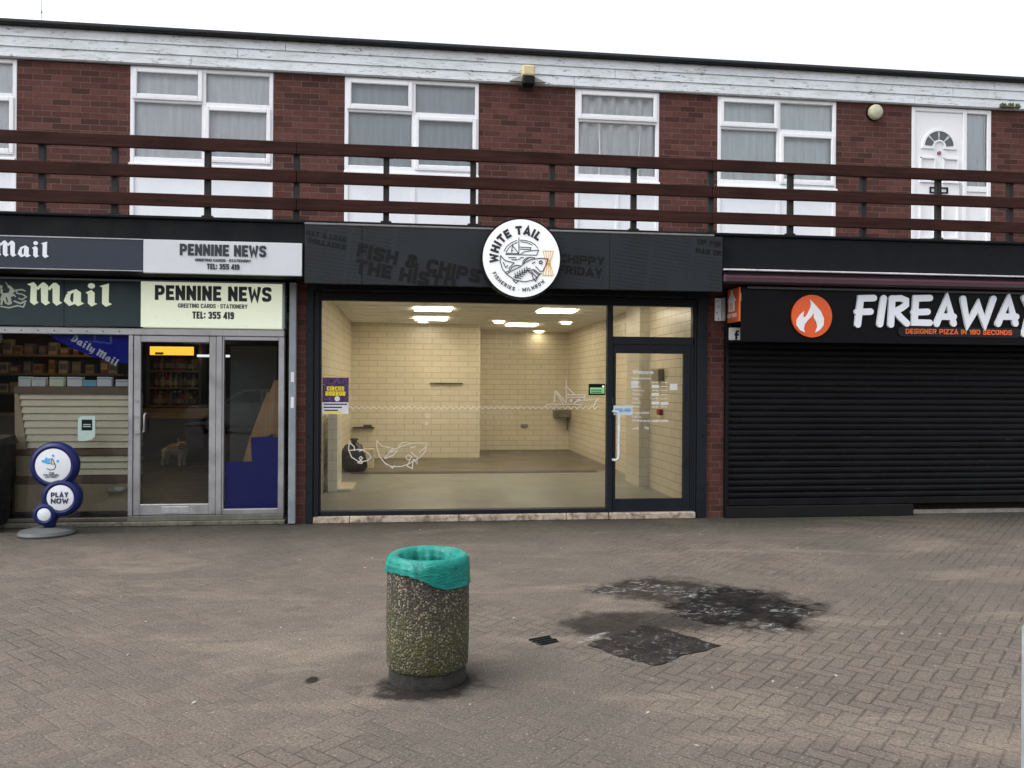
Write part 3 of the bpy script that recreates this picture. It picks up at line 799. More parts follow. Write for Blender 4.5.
# door
zd0 = z_sill - .0
xl0, xl1 = xd0 + .005, xd1 - .03
gx0, gx1 = PX(615.8, -.01), PX(683.3, -.01); gz0, gz1 = PZ(650, 498.5, -.01), PZ(650, 353.5, -.01)
mb = MB().box(xl0, gx0, -.02, .03, zd0, z_tr1, .004).box(gx1, xl1, -.02, .03, zd0, z_tr1, .004).box(gx0, gx1, -.02, .03, gz1, z_tr1, .004).box(gx0, gx1, -.02, .03, zd0, gz0, .004)
door = mb.build('door', DARKGREY, sf)
MB().box(xl1 + .004, xd1, -.012, .03, zd0, z_tr1).build('door_jamb', DARKGREY, door)
MB().box(gx0, gx1, .002, .008, gz0, gz1).build('door_glass', GLASS, door)
hx, hz0, hz1 = PX(619, -.08), PZ(618, 460, -.08), PZ(618, 411.5, -.08)
hb_ = MB().tube([(hx - .06, -.02, hz1), (hx - .05, -.08, hz1), (hx - .02, -.085, hz1), (hx, -.085, hz1 - .04), (hx, -.085, hz0 + .04), (hx - .02, -.085, hz0), (hx - .05, -.08, hz0), (hx - .06, -.02, hz0)], .016, 10)
hb_.build('handle', paint('white_handle', (.7, .72, .74), .3), door, smooth=True)
MB().box(PX(611.3, -.02), PX(613, -.02), -.026, -.018, PZ(612, 403.5, -.02), PZ(612, 397.5, -.02), .002).build('lock', STEEL, door)
# door vinyl text
VW = paint('white_vinyl', (.72, .73, .72), .5, var=.03)
mb = MB(); Yv = -.003
def dz(zx, zy): q = P(600 + zx / 5.485, 340 + zy / 5.485, Yv); return q.x, q.z
def dtext(s_, zx, zy, hpx, bold=.015, sx=1.0):
    x, z = dz(zx, zy); add_text_h(mb, s_, x, z, hpx / 5.485 / 82, Yv, bold, .002, sx, align='l')
dtext('Welcome', 177, 175, 22, .03); dtext('Opening hours', 175, 211, 17, .03)
for k, d_ in enumerate(('Monday', 'Tuesday', 'Wednesday', 'Thursday', 'Friday', 'Saturday', 'Sunday')):
    yy = 232 + k * 22.5; dtext(d_, 178, yy, 13)
    for c0 in (285, 335):
        x, z = dz(c0, yy); x2, z2 = dz(c0 + 14, yy); x3, z3 = dz(c0 + 34, yy)
        mb.box(x, x2, Yv - .001, Yv + .001, z - .005, z + .005).box(x2 + .012, x3, Yv - .001, Yv + .001, z - .005, z + .005)
dtext('Call us', 175, 420, 14); dtext('Order online', 175, 398, 13); dtext('Or find us on social media', 175, 442, 14); dtext('cards', 178, 484, 12); dtext('Pay', 245, 484, 18, .03)
mb.build('door_lettering', VW, door)
mb = MB()
for (a, b_, c_, d_) in ((170, 225, 208, 246), (170, 248, 208, 262), (284, 247, 324, 262), (283, 291, 323, 306), (283, 337, 324, 353), (333, 340, 374, 355), (384, 240, 424, 275)):
    p0, p1 = dz(a, b_), dz(c_, d_); mb.box(p0[0], p1[0], Yv - .003, Yv - .0012, p1[1], p0[1])
mb.build('door_sticker', VW, door)
n0, n1 = P(613.5, 405.5, -.03), P(632.5, 415, -.03)
pn = MB().box(n0.x, n1.x, -.032, -.03, n1.z, n0.z, .0).build('paper_notice', paint('pale_blue_paper', (.55, .68, .78), .7, var=.05), None, loc=(n0.x, -.03, n1.z))
tag(pn, 'small pale blue paper notice taped on the chip shop door above its handle', 'notice')
mb = MB(); add_text(mb, 'PRESS HERE', n0.x + .02, n1.x - .02, n0.z - .075, n0.z - .035, -.034, .02, .001)
lt = mb.build('lettering', paint('blue_ink', (.12, .25, .5), .5), pn)
# step and sill stones
SILL = paint('stained_sill', (.46, .38, .3), .8, var=.3, scale=5, dirt=(.16, .11, .07), dirt_amt=.6, bump=.003)
mb = MB(); xx = x_l + .08
for c_ in (PX(351, 0), PX(460, 0), PX(567, 0), PX(609, 0)):
    mb.box(xx, c_ - .006, -.05, .1, 0, z_sill - .006, .008); xx = c_
mb.build('stone_sill', SILL, sf)
MB().box(xx, PX(696, -.06), -.08, .12, 0, zd0 - .006, .01).build('door_step', SILL, sf)
MB().box(xx, PX(695, -.03), -.035, .05, zd0 - .006, zd0 - .001).build('threshold', STEEL, sf)

# vinyl drawings on the glass
YG = .011
VC = cloth('frosted_vinyl', (.92, .9, .84), .5)
mb = MB()
wv = []
for i in range(0, 521):
    px = 347 + (600 - 347) * i / 520
    wv.append((px, 409.0 - 2.4 * abs(math.sin((px - 347) / 5.9 * math.pi))))
mb.stroke([(P(a, b_, YG).x, P(a, b_, YG).z) for a, b_ in wv], .009, YG - .002, YG + .002)
def draw(lines, sc, ox, oy, w, Y, th=.002, off=.0003, M=mb):
    for i, l in enumerate(lines): M.stroke(zm(l, sc, ox, oy, Y), w, Y - th - off * (i + 1), Y + th)
S6 = (10.24, 520, 380)
draw([[(472, 0), (472, 235)], [(480, 70), (550, 140)], [(360, 110), (352, 215)], [(340, 220), (360, 215)], [(372, 112), (470, 235)], [(372, 130), (440, 240)],
      [(478, 152), (668, 152), (655, 205)], [(478, 178), (655, 175)], [(262, 280), (280, 248), (545, 248), (580, 215), (690, 205), (810, 190), (775, 215), (750, 275)],
      [(505, 208), (525, 200), (535, 212), (520, 222), (505, 208)], [(590, 200), (620, 200)], [(565, 250), (630, 250)]], *S6, .011, YG)
S4 = (7.314, 325, 395)
draw([[(380, 330), (378, 380), (400, 450), (440, 500), (490, 525), (560, 522), (610, 505), (690, 460), (735, 410), (742, 350), (640, 352), (560, 375), (500, 400), (440, 440), (470, 410), (500, 390), (420, 375), (380, 335)],
      [(540, 375), (560, 350), (600, 345), (630, 355)], [(435, 460), (470, 420), (530, 408), (500, 440), (440, 465)], [(590, 450), (610, 438), (635, 450), (620, 475), (598, 470), (590, 450)],
      [(625, 470), (600, 520), (638, 538), (645, 470)], [(650, 470), (675, 505), (672, 465)], [(470, 515), (495, 535), (505, 518)], [(625, 385), (660, 378)], [(630, 420), (680, 460)], [(735, 380), (690, 420)]], *S4, .011, YG)
draw([[(178, 345), (172, 400), (195, 455), (250, 490), (310, 480), (338, 455), (320, 430), (280, 400), (250, 398), (180, 405)], [(178, 345), (215, 380), (215, 405)], [(250, 410), (280, 400), (288, 415)],
      [(248, 462), (262, 450), (275, 462), (262, 475), (248, 462)], [(262, 475), (240, 495), (258, 500)], [(262, 475), (272, 498), (262, 500)]], *S4, .011, YG)
for cx_, cy_, r_ in ((752, 150, 12), (742, 207, 9)):
    draw([[(cx_ + r_ * math.cos(k * math.pi / 6), cy_ + r_ * math.sin(k * math.pi / 6)) for k in range(13)]], *S4, .009, YG)
mb.build('window_vinyl', VC, sg)

# poster in window
p0, p1 = P(322.5, 377.5, .012), P(348.5, 414, .012)
def poster_mat():
    m, nt, b = new_mat('poster_print'); t = NT(nt); o = t.obj()
    n_ = t.noise(o, 22, 4, .7); n2 = t.noise(o, 60, 3)
    c = t.mix(t.ss(n_, .4, .6), (.012, .008, .04), (.09, .03, .15)); c = t.mix(t.ss(n2, .58, .66), c, (.3, .16, .2))
    t.put(b.inputs['Base Color'], c); b.inputs['Roughness'].default_value = .4; return m
pt = thing('poster', 'purple circus poster with yellow lettering stuck inside the chip shop window', 'poster', ((p0.x + p1.x) / 2, .008, p1.z))
zmid = p0.z - (p0.z - p1.z) * .68
MB().box(p0.x, p1.x, .006, .009, p1.z, p0.z).build('sheet', poster_mat(), pt)
MB().box(p0.x, p1.x, .0045, .0055, p1.z, zmid).build('white_strip', paint('white_paper', (.7, .72, .75), .6, var=.05), pt)
mb = MB(); hh = p0.z - p1.z
block_text(mb, 'CIRCUS', p0.x + .05, p1.x - .05, p0.z - hh * .36, p0.z - hh * .24, .004, .28, .08, .001); block_text(mb, 'HORROR', p0.x + .035, p1.x - .035, p0.z - hh * .5, p0.z - hh * .375, .004, .28, .08, .001)
mb.build('lettering', paint('yellow_ink', (.85, .65, .02), .5, var=.05), pt)
mb = MB()
for k, (a, b_) in enumerate(((.05, .95), (.05, .75), (.08, .6))): mb.box(p0.x + (p1.x - p0.x) * a, p0.x + (p1.x - p0.x) * b_, .003, .0042, zmid - .03 - k * .035, zmid - .014 - k * .035)
mb.build('small_print', paint('dark_ink', (.03, .03, .06), .5), pt)
MB().box(p0.x + .03, p1.x - .08, .003, .0042, p1.z + .008, p1.z + .03).build('yellow_stripe', MATS['yellow_ink'], pt)
MB().disc((p0.x + p1.x) / 2 + .02, p0.z - hh * .58, .03, .003, .0042, 16).build('printed_face', MATS['white_paper'], pt)

# ---- interior of the chip shop
xi0 = PX(324, 0.1); xi1 = 3.52; YB1, YB2 = 6.7, 8.6; zci = 2.82
FLOOR = paint('grey_vinyl_floor', (.215, .22, .205), .4, var=.1, scale=1.2)
FLOOR2 = FLOOR
MB().box(xi0 - .4, xi1 + .2, .1, 8.8, FZ - .1, FZ).build('shop_floor', FLOOR, bld)
MB().box(xi0 - .2, xi1 + .1, 4.16, 8.6, FZ + .001, FZ + .004).build('rear_floor', paint('brown_grey_floor', (.125, .11, .082), .45, var=.12, scale=1.5), bld)
xrec = PX(480, YB1)
MB().box(xi0 - .3, xrec, YB1, YB1 + .12, FZ, zci).box(xi0 - .3, xi1 + .2, YB2, YB2 + .12, FZ, zci).build('tiled_back_wall', CREAM_TILE, bld)
MB().box(xrec - .1, xrec - .002, YB1 + .121, YB2, FZ, zci).box(xi0 - .35, xi0 - .18, .1, YB1, FZ, zci).box(xi1, xi1 + .12, 2.65, YB2, FZ, zci).box(3.40, 3.64, .1, 1.899, FZ, zci).build('tiled_side_wall', CREAM_TILE_Y, bld)
MB().box(3.25, 3.64, 1.9, 2.649, FZ, zci).build('tiled_pilaster', brick_mat('grey_tile', (.6, .56, .46), (.66, .62, .52), (.3, .27, .2), .3, .14, .008, 'x', .3, True, .7), bld)
q0 = P(331.5, 480, 1.7); q1 = P(337, 480, 1.7)
MB().box(q0.x - .05, q1.x, 1.7, 2.4, FZ, PZ(334, 413, 1.7)).build('half_wall', brick_mat('white_tile', (.75, .74, .68), (.78, .77, .7), (.4, .38, .33), .2, .14, .008, 'x', .3, True, .7), bld)
MB().box(q1.x + .002, q1.x + .2, 1.75, 2.5, FZ, FZ + .04, .01).build('floor_kerb', CREAM_TILE, bld)
CEIL = paint('ceiling_tile', (.78, .77, .73), .9, var=.06, scale=1)
mb = MB().box(xi0 - .35, xi1 + .2, .07, 8.8, zci, zci + .05)
mb.build('ceiling', CEIL, bld)
mb = MB()
k = xi0
while k < xi1: mb.box(k - .012, k + .012, .1, 8.6, zci - .006, zci - .001); k += .6
k = .7
while k < 8.6: mb.box(xi0 - .2, xi1, k - .012, k + .012, zci - .012, zci - .0065); k += .6
mb.build('ceiling_grid', paint('grid_white', (.7, .68, .6), .6), bld)
MB().box(PX(352, 4), PX(597, 4), 3.86, 4.155, FZ + .001, FZ + .006).build('floor_channel', paint('dark_channel', (.05, .043, .035), .6), bld)
LIGHT = lamp_mat('ceiling_panel_light', (1.0, .85, .63), 10.0)
def ceilpt(px, py): return G(px, py, zci)
for i, (px, py, lab) in enumerate(((433, 308.3, 'lit square ceiling panel nearest the left wall, first of the front row'), (431, 318, 'lit ceiling panel on the left, set behind another panel'), (557, 310.3, 'lit square ceiling panel at the right front'), (522, 324.3, 'lit ceiling panel furthest back in the middle of the shop'))):
    c_ = ceilpt(px, py); t_ = thing('ceiling_panel_light', lab, 'ceiling light', (c_.x, c_.y, zci), 'square lit panels in the chip shop ceiling')
    MB().box(c_.x - .29, c_.x + .29, c_.y - .29, c_.y + .29, zci - .02, zci - .0125).build('diffuser', LIGHT, t_)
    f = MB()
    for (a, b_, c1, d1) in ((-.31, -.292, -.31, .31), (.292, .31, -.31, .31), (-.29, .29, -.31, -.292), (-.29, .29, .292, .31)): f.box(c_.x + a, c_.x + b_, c_.y + c1, c_.y + d1, zci - .024, zci - .0125)
    f.build('frame', WHITE, t_)
for xx_, lab in ((.3, 'unseen lit ceiling panel added just inside the big window, left of the two'), (2.6, 'unseen lit ceiling panel added just inside the shop door')):  # panels added out of sight behind the frame head to brighten the shop front
    t_ = thing('ceiling_panel_light', lab, 'ceiling light', (xx_, 1.25, zci), 'square lit panels in the chip shop ceiling')
    MB().box(xx_ - .29, xx_ + .29, .96, 1.54, zci - .02, zci - .0125).build('diffuser', LIGHT, t_)
    MB().box(xx_ - .31, xx_ - .292, .94, 1.56, zci - .024, zci - .0125).box(xx_ + .292, xx_ + .31, .94, 1.56, zci - .024, zci - .0125).build('frame', WHITE, t_)
for i, (px, py, lab) in enumerate(((423, 320.5, 'small round downlight right behind the left pair of panels'), (499, 321, 'small round downlight between the left and right panels'), (566, 322, 'small round downlight below the right front panel'), (539, 331, 'small round downlight nearest the back wall'))):
    c_ = ceilpt(px, py); t_ = thing('downlight', lab, 'ceiling light', (c_.x, c_.y, zci), 'round downlights in the chip shop ceiling')
    MB().lathe([(.0, zci - .03), (.085, zci - .03), (.09, zci - .026), (.0, zci - .014)], c_.x, c_.y, 20).build('lens', lamp_mat('downlight_glow', (1, .85, .58), 9), t_)
    MB().lathe([(.1, zci - .036), (.13, zci - .03), (.13, zci - .0135), (.1, zci - .0135)], c_.x, c_.y, 20, closed=True).build('bezel', WHITE, t_)
# things on the walls
def backp(px, py): return P(px, py, YB1 - .02)
a, b_ = P(430, 382.5, YB1 - .1), P(463, 384, YB1 - .1)
t_ = MB().box(a.x, b_.x, YB1 - .06, YB1, b_.z + .005, a.z - .005).build('wall_shelf', paint('dark_shelf', (.05, .04, .03), .5), loc=((a.x + b_.x) / 2, YB1, b_.z)); tag(t_, 'thin dark shelf bracket on the tiled back wall at head height', 'shelf')
a, b_ = P(353, 427, YB1 - .1), P(374, 428.5, YB1 - .1)
t_ = MB().box(a.x, b_.x, YB1 - .12, YB1, b_.z, a.z).box(a.x + .2, a.x + .36, YB1 - .1, YB1, a.z, a.z + .04).build('wall_shelf', MATS['dark_shelf'], loc=((a.x + b_.x) / 2, YB1, b_.z)); tag(t_, 'short dark shelf low on the back wall above the black bin bag', 'shelf')
# black bag
c_ = P(354, 457, 4.3); base = FZ
mb = MB(); rz = [(0.0, 0), (.16, .0), (.21, .07), (.21, .2), (.19, .34), (.14, .43), (.06, .47), (.035, .5), (.07, .54), (0, .55)]
def crump(j, a, r, z): return r * (1 + .1 * math.sin(a * 3 + j) + .06 * math.sin(a * 7 + j * 2)), base + z + .01 * math.sin(a * 5 + j)
mb.lathe(rz, c_.x, c_.y, 28, fn=crump)
t_ = mb.build('bin_bag', paint('black_polythene', (.008, .008, .009), .22, var=.2, bump=.01, scale=6), smooth=True, loc=(c_.x, c_.y, base)); tag(t_, 'shiny black bin bag standing in the left corner of the empty chip shop', 'bin bag')
a = P(363, 463, 4.7)
t_ = MB().box(a.x - .02, a.x + .18, 4.7, 4.9, FZ, FZ + .34, .01).build('cardboard_box', paint('pale_board', (.6, .52, .38), .8), loc=(a.x, 4.8, FZ)); tag(t_, 'pale box standing on the floor beside the black bin bag', 'box')
# sink on the back wall
a, b_ = P(555, 410, YB2 - .3), P(571, 418, YB2 - .3)
t_ = thing('hand_basin', 'small steel hand basin on the far back wall beneath the drawn boat', 'basin', ((a.x + b_.x) / 2, YB2, b_.z))
mb = MB().box(a.x, b_.x, YB2 - .34, YB2 - .001, b_.z, a.z, .02)
mb.build('bowl', paint('dull_steel', (.22, .21, .19), .35, .6), t_)
MB().tube([(b_.x - .05, YB2 - .12, b_.z), (b_.x - .05, YB2 - .12, b_.z - .28)], .02, 8).build('waste_pipe', MATS['dull_steel'], t_)
MB().tube([(a.x + .2, YB2 - .06, a.z), (a.x + .2, YB2 - .06, a.z + .15), (a.x + .2, YB2 - .16, a.z + .18)], .012, 8).build('tap', STEEL, t_)
a, b_ = P(521, 424, YB2 - .05), P(528, 427, YB2 - .05)
t_ = MB().box(a.x, b_.x, YB2 - .05, YB2, b_.z, a.z, .01).build('pipe_cap', MATS['dull_steel'], loc=(a.x, YB2, b_.z)); tag(t_, 'small dull pipe outlet low on the far tiled wall', 'pipe outlet')
# green screen on the right wall inside (faces the street)
a, b_ = P(589, 383.8, .06), P(605, 395.2, .06)
t_ = thing('display_screen', 'little green lit display box stuck inside the window next to the door', 'screen', ((a.x + b_.x) / 2, .06, b_.z))
MB().box(a.x, b_.x, .05, .09, b_.z, a.z, .004).build('case', BLACK, t_)
MB().box(a.x + .012, b_.x - .012, .046, .049, b_.z + .02, a.z - .045).build('screen', lamp_mat('green_glow', (.05, .6, .04), .22), t_)
MB().sphere((b_.x - .025, .045, a.z - .03), .014, 1, .5, .8).build('indicator_lamp', lamp_mat('white_glow', (1, .9, .7), .8), t_)
mb = MB(); 
for k in range(2): mb.box(a.x + .02, b_.x - .045, .0445, .0455, b_.z + .03 + k * .025, b_.z + .042 + k * .025)
mb.build('lettering', paint('dark_green', (.01, .12, .02), .5), t_)
a, b_ = P(595.3, 321.5, 3.4), P(599.7, 326, 3.4)
t_ = MB().box(xi1 - .05, xi1, 3.2, 3.5, a.z - .2, a.z, .01).build('alarm_sensor', paint('brown_box', (.07, .03, .02), .5), loc=(xi1, 3.3, a.z)); tag(t_, 'small dark brown sensor box high on the right tiled wall', 'sensor')
xw = 3.40
t_ = MB().box(xw - .09, xw, 1.2, 1.5, PZ(660, 381, 1.3), PZ(660, 369, 1.3), .008).build('fuse_box', paint('grey_box', (.25, .23, .18), .5), loc=(xw, 1.3, 1.6)); tag(t_, 'grey electrical box on the right wall seen through the shop door', 'fuse box')
t_ = MB().box(xw - .05, xw, 1.25, 1.4, PZ(656, 415, 1.3), PZ(656, 409, 1.3), .008).build('call_point', paint('red_box', (.25, .03, .03), .45), loc=(xw, 1.3, 1.3)); tag(t_, 'small red fire call point on the wall behind the door', 'call point')

# ---- fascia cladding
YF = -.63
fx0, fx1 = PX(304.7, YF, 260), PX(722.5, YF, 260)
fz0 = .5 * (PZ(304, 282.5, YF) + PZ(722, 292.3, YF)); fz1 = .5 * (PZ(304, 222.5, YF) + PZ(722, 238.5, YF))
def vinyl_mat():
    m, nt, b = new_mat('newsprint_vinyl'); t = NT(nt); o = t.obj()
    rt = t.n('ShaderNodeMapping'); t.put(rt.inputs[0], o); rt.inputs['Rotation'].default_value = (0, R(-7), 0)
    s = t.sep(rt.outputs[0])
    row = t.m('FRACT', t.m('MULTIPLY', s[2], 24)); ri = t.m('FLOOR', t.m('MULTIPLY', s[2], 24))
    ch = t.noise(t.comb(t.m('MULTIPLY', s[0], 60), t.m('MULTIPLY', ri, 7.3)), 1, 1, .4)
    colm = t.m('FRACT', t.m('MULTIPLY', s[0], 2.1))
    ln = t.m('MULTIPLY', t.m('MULTIPLY', t.ss(row, .3, .4), t.ss(row, .7, .8, 1, 0)), t.ss(ch, .36, .44))
    ln = t.m('MULTIPLY', ln, t.m('MULTIPLY', t.ss(colm, .04, .06), t.ss(colm, .94, .96, 1, 0)))
    blk = t.ss(t.noise(o, 1.3, 2), .42, .55)
    n1 = t.noise(o, 2, 4)
    c = t.mix(t.ss(n1, .3, .7), (.0145, .018, .022), (.018, .0225, .027))
    c = t.mix(t.m('MULTIPLY', t.m('MULTIPLY', ln, blk), .6), c, (.007, .0085, .0105))
    t.put(b.inputs['Base Color'], c); b.inputs['Roughness'].default_value = .55; b.inputs['Specular IOR Level'].default_value = .25; return m
fs = thing('fascia_sign', 'dark slate fascia panel printed with old newspaper headlines over the chip shop', 'sign', ((fx0 + fx1) / 2, YF, fz0))
NV = vinyl_mat()
cuts = [fx0, PX(361, YF), PX(609, YF), fx1]
for i in range(3): MB().box(cuts[i] + (.003 if i else 0), cuts[i + 1], YF, YC - .03, fz0, fz1, .003).build('panel', NV, fs)
MB().box(fx0 - .005, fx1 - .1, YF - .006, YC - .03, fz1 + .001, fz1 + .022, .004).build('lead_capping', paint('grey_lead', (.17, .17, .165), .7, var=.25, scale=4), fs)
mb = MB()
S = (4.452, 290, 200)
def ftext(s_, x0, y0, x1, y1, hpx, rot, bold=.03, fade=False):
    mb = MB()
    """centre line from (x0,y0) to (x1,y1) in zoom pixels"""
    a, b_ = zm([(x0, y0), (x1, y1)], *S, YF)
    w = math.hypot(b_[0] - a[0], b_[1] - a[1]); h = hpx / 4.452 / 93
    block_text(mb, s_, (a[0] + b_[0]) / 2 - w / 2, (a[0] + b_[0]) / 2 + w / 2, (a[1] + b_[1]) / 2 - h / 2, (a[1] + b_[1]) / 2 + h / 2, YF - .001, .27, .1, .0012, math.atan2(a[1] - b_[1], b_[0] - a[0]))
    for v in mb.bm.verts: v.co.z = max(v.co.z, fz0 + .004); v.co.x = min(max(v.co.x, fx0 + .004), fx1 - .004)
    mb.build('lettering', VINYL_INK, fs)
ftext('FISH & CHIPS', 300, 220, 848, 342, 62, 0, .045); ftext('THE HISTO', 292, 292, 735, 377, 62, 0, .045)
ftext('HAT A LOAD', 72, 143, 252, 178, 22, 0, .03); ftext('POLLACKS', 82, 178, 250, 212, 22, 0, .03)
S = (3.938, 480, 200)
ftext('CHIPPY', 310, 228, 490, 242, 40, 0, .045); ftext('FRIDAY', 308, 272, 482, 288, 40, 0, .045)
ftext('OF FIS', 855, 163, 948, 175, 24, 0, .03); ftext('HAS OF', 850, 198, 950, 210, 24, 0, .03)


# ---- round sign
rc = P(521.6, 258.2, YF - .12); rr = 40.2 / (FPX / (P(521, 258, YF - .12) - CAM).length) * 1.0
rs = thing('round_sign', 'round white illuminated fish logo sign hanging over the chip shop fascia', 'sign', (rc.x, YF - .1, rc.z))
MB().disc(rc.x, rc.z, rr, YF - .11, YF - .003, 72).build('drum', BLACK, rs)
MB().disc(rc.x, rc.z, rr * .955, YF - .118, YF - .111, 72).build('face', paint('opal_acrylic', (.82, .83, .84), .35, var=.02, emis=(.9, .97, 1.0), estr=.08), rs)
YR = YF - .120
kz = rr / 310
def rz_(pts): return [(rc.x + (a - 396) * kz, rc.z - (b_ - 405) * kz) for a, b_ in pts]
mb = MB()
lines = [[(260, 355), (280, 320), (312, 292), (358, 270)], [(276, 362), (300, 325), (330, 300), (362, 286)], [(384, 267), (430, 270), (470, 282), (500, 300), (520, 326)], [(388, 280), (430, 284), (475, 300)],
 [(374, 250), (374, 372)], [(272, 379), (512, 379), (526, 340), (470, 346), (420, 354), (390, 372)], [(380, 320), (468, 322), (462, 342)], [(382, 336), (455, 336)],
 [(325, 310), (370, 366)], [(326, 310), (316, 358), (330, 345)], [(278, 370), (370, 370)], [(295, 403), (352, 401)], [(385, 401), (412, 400)], [(320, 418), (362, 417)], [(370, 412), (385, 412)],
 [(235, 388), (231, 430), (248, 488), (282, 530), (345, 572), (420, 584), (490, 568), (548, 515)], [(235, 388), (268, 425), (338, 442), (302, 480), (300, 505), (270, 515)], [(255, 440), (275, 480), (290, 462)],
 [(282, 528), (330, 497), (385, 470), (425, 436), (470, 412), (540, 402), (600, 405), (585, 448), (562, 498), (540, 502), (505, 466)], [(404, 452), (408, 424), (432, 402), (470, 395), (498, 402)], [(415, 440), (425, 420), (450, 404)],
 [(310, 500), (322, 475), (352, 460), (385, 462)], [(478, 442), (498, 432)], [(448, 500), (490, 488), (535, 520), (520, 545), (505, 578), (485, 560), (478, 525), (450, 505)], [(470, 505), (510, 545)], [(490, 500), (528, 530)],
 [(330, 572), (352, 594), (370, 580)]]
for k in range(6): lines.append([(335 + k * 20, 548 - k * 12), (392 + k * 14, 560 - k * 16)])
for k in range(6): lines.append([(345 + k * 18, 520 - k * 10), (352 + k * 17, 562 - k * 11)])
lines.append([(543 + 13 * math.cos(k * math.pi / 6), 433 + 11 * math.sin(k * math.pi / 6)) for k in range(13)])
for i, l in enumerate(lines): mb.stroke(rz_(l), 5.5 * kz, YR - .0003 * i - .001, YR + .001)
block_arc(mb, 'WHITE TAIL', rc.x, rc.z, 213 * kz, YR - .001, 66 * kz, 8.0, R(119.5), .27, .17, .003)
block_arc(mb, 'FISHERIES • MILNROW', rc.x, rc.z, 240 * kz, YR - .001, 28 * kz, 16.2, R(262), .19, .3, .003, False)
mb.build('logo', paint('logo_black', (.01, .012, .015), .5), rs)
mb = MB()
for i, l in enumerate([[(558, 345), (640, 345)], [(560, 346), (586, 440), (558, 530)], [(580, 342), (594, 440), (580, 536)], [(600, 342), (602, 440), (606, 536)], [(620, 342), (610, 440), (626, 534)], [(640, 346), (614, 440), (642, 528)], [(558, 530), (642, 530)], [(582, 436), (620, 440)], [(582, 446), (620, 452)]]):
    mb.stroke(rz_(l), 5 * kz, YR - .0003 * i - .001, YR + .001)
mb.build('chips_drawing', paint('orange_ink', (.75, .42, .06), .5), rs)

# ================================================================== NEWSAGENT
xn_l = PX(-70, 0); xn_d = PX(131.5, 0); xn_r = PX(284.8, 0)
z_t = .5 * (PZ(0, 328.8, 0) + PZ(284, 331.8, 0))
z_b = .5 * (PZ(133, 515.5, 0) + PZ(284, 513, 0))
ns = thing('shopfront', 'brushed steel newsagent shopfront with glazed door and dirty plinth', 'shopfront', ((xn_l + xn_r) / 2, 0, 0))
xa, xb = PX(129.5, 0), PX(134, 0); xc, xe = PX(217, 0), PX(224.5, 0); xf = PX(279, 0)
mb = MB().box(xn_l, xn_r, -.05, .06, z_t - .055, z_t + .02, .005).box(xa, xb, -.04, .06, z_b, z_t - .056, .005).box(xc, xe - .02, -.04, .06, z_b, z_t - .056, .005).box(xf, xn_r, -.04, .06, z_b, z_t - .056, .005)
mb.box(xe - .019, xe, -.03, .05, z_b, z_t - .056, .004).box(xe, xf, -.03, .05, z_t - .1, z_t - .056, .004).box(xe, xf, -.035, .05, z_b, z_b + .06, .005)
mb.build('frame', STEEL, ns)
MB().box(xn_l, xa, -.035, .05, z_b - .06, z_b - .02, .005).build('window_rail', paint('bronze_rail', (.12, .1, .08), .5, .4), ns)
MB().box(xn_l, xn_r + .02, -.07, .12, 0, z_b - .065, .01).build('plinth', paint('dirty_plinth', (.14, .13, .105), .9, var=.35, scale=5, bump=.005, dirt=(.05, .05, .03), dirt_amt=.5), ns)
MB().box(xa, xn_r, -.045, .1, z_b - .064, z_b - .002, .006).build('threshold', paint('worn_threshold', (.13, .12, .1), .7, var=.3, scale=6), ns)
MB().box(xn_l, xa, .01, .016, z_b - .02, z_t - .056).build('window_glass', GLASS, ns)
MB().box(xe, xf, .01, .016, z_b + .06, z_t - .1).build('side_glass', GLASS, ns)
mb = MB(); k = xn_l + .1
while k < xa: mb.disc(k, z_t - .02, .007, -.055, -.049, 8); k += .17
mb.build('screw', BLACK, ns)
# door leaf
sx0, sx1 = xb + .004, xc - .004; dz0, dz1 = z_b + .003, z_t - .0565; st = .075
mb = MB().box(sx0, sx0 + st, -.03, .03, dz0, dz1, .006).box(sx1 - st, sx1, -.03, .03, dz0, dz1, .006).box(sx0 + st, sx1 - st, -.03, .03, dz1 - .075, dz1, .006).box(sx0 + st, sx1 - st, -.03, .03, dz0, dz0 + .12, .006)
nd = mb.build('door', STEEL, ns)
MB().box(sx0 + st, sx1 - st, .0, .006, dz0 + .12, dz1 - .075).build('door_glass', GLASS, nd)
MB().box(PX(162, -.03), PX(190, -.03), -.036, -.029, dz0 + .02, dz0 + .095, .004).build('letterbox', paint('letter_plate', (.5, .51, .52), .35, .7), nd)
MB().box(PX(135.8, -.03), PX(141.5, -.03), -.07, -.029, PZ(138, 434, -.03), PZ(138, 415.5, -.03), .006).build('lock_case', MATS['letter_plate'], nd)
MB().tube([(PX(142, -.06), -.05, PZ(143, 432, -.06)), (PX(144.5, -.06), -.06, PZ(143, 432, -.06)), (PX(144.5, -.06), -.06, PZ(143, 415, -.06)), (PX(146, -.06), -.05, PZ(143, 413, -.06))], .01, 8).build('handle', STEEL, nd, smooth=True)
MB().disc(PX(137, -.03), PZ(137, 401, -.03), .018, -.038, -.029, 14).build('cylinder_lock', MATS['letter_plate'], nd)
# steel guide rail beside the brick
gx = PX(292.6, -.08)
t_ = thing('shutter_guide', 'upright galvanised steel shutter guide against the brick pier', 'guide rail', (gx, -.06, 0))
MB().box(gx - .04, gx + .04, -.1, -.021, 0.01, zc0 - .02, .008).build('channel', GALV, t_)
mb = MB()
for a_, b_ in ((372, 382), (397, 408)): mb.box(gx - .016, gx + .018, -.104, -.1005, PZ(292, b_, -.1), PZ(292, a_, -.1))
mb.build('sticker', WHITE, t_)

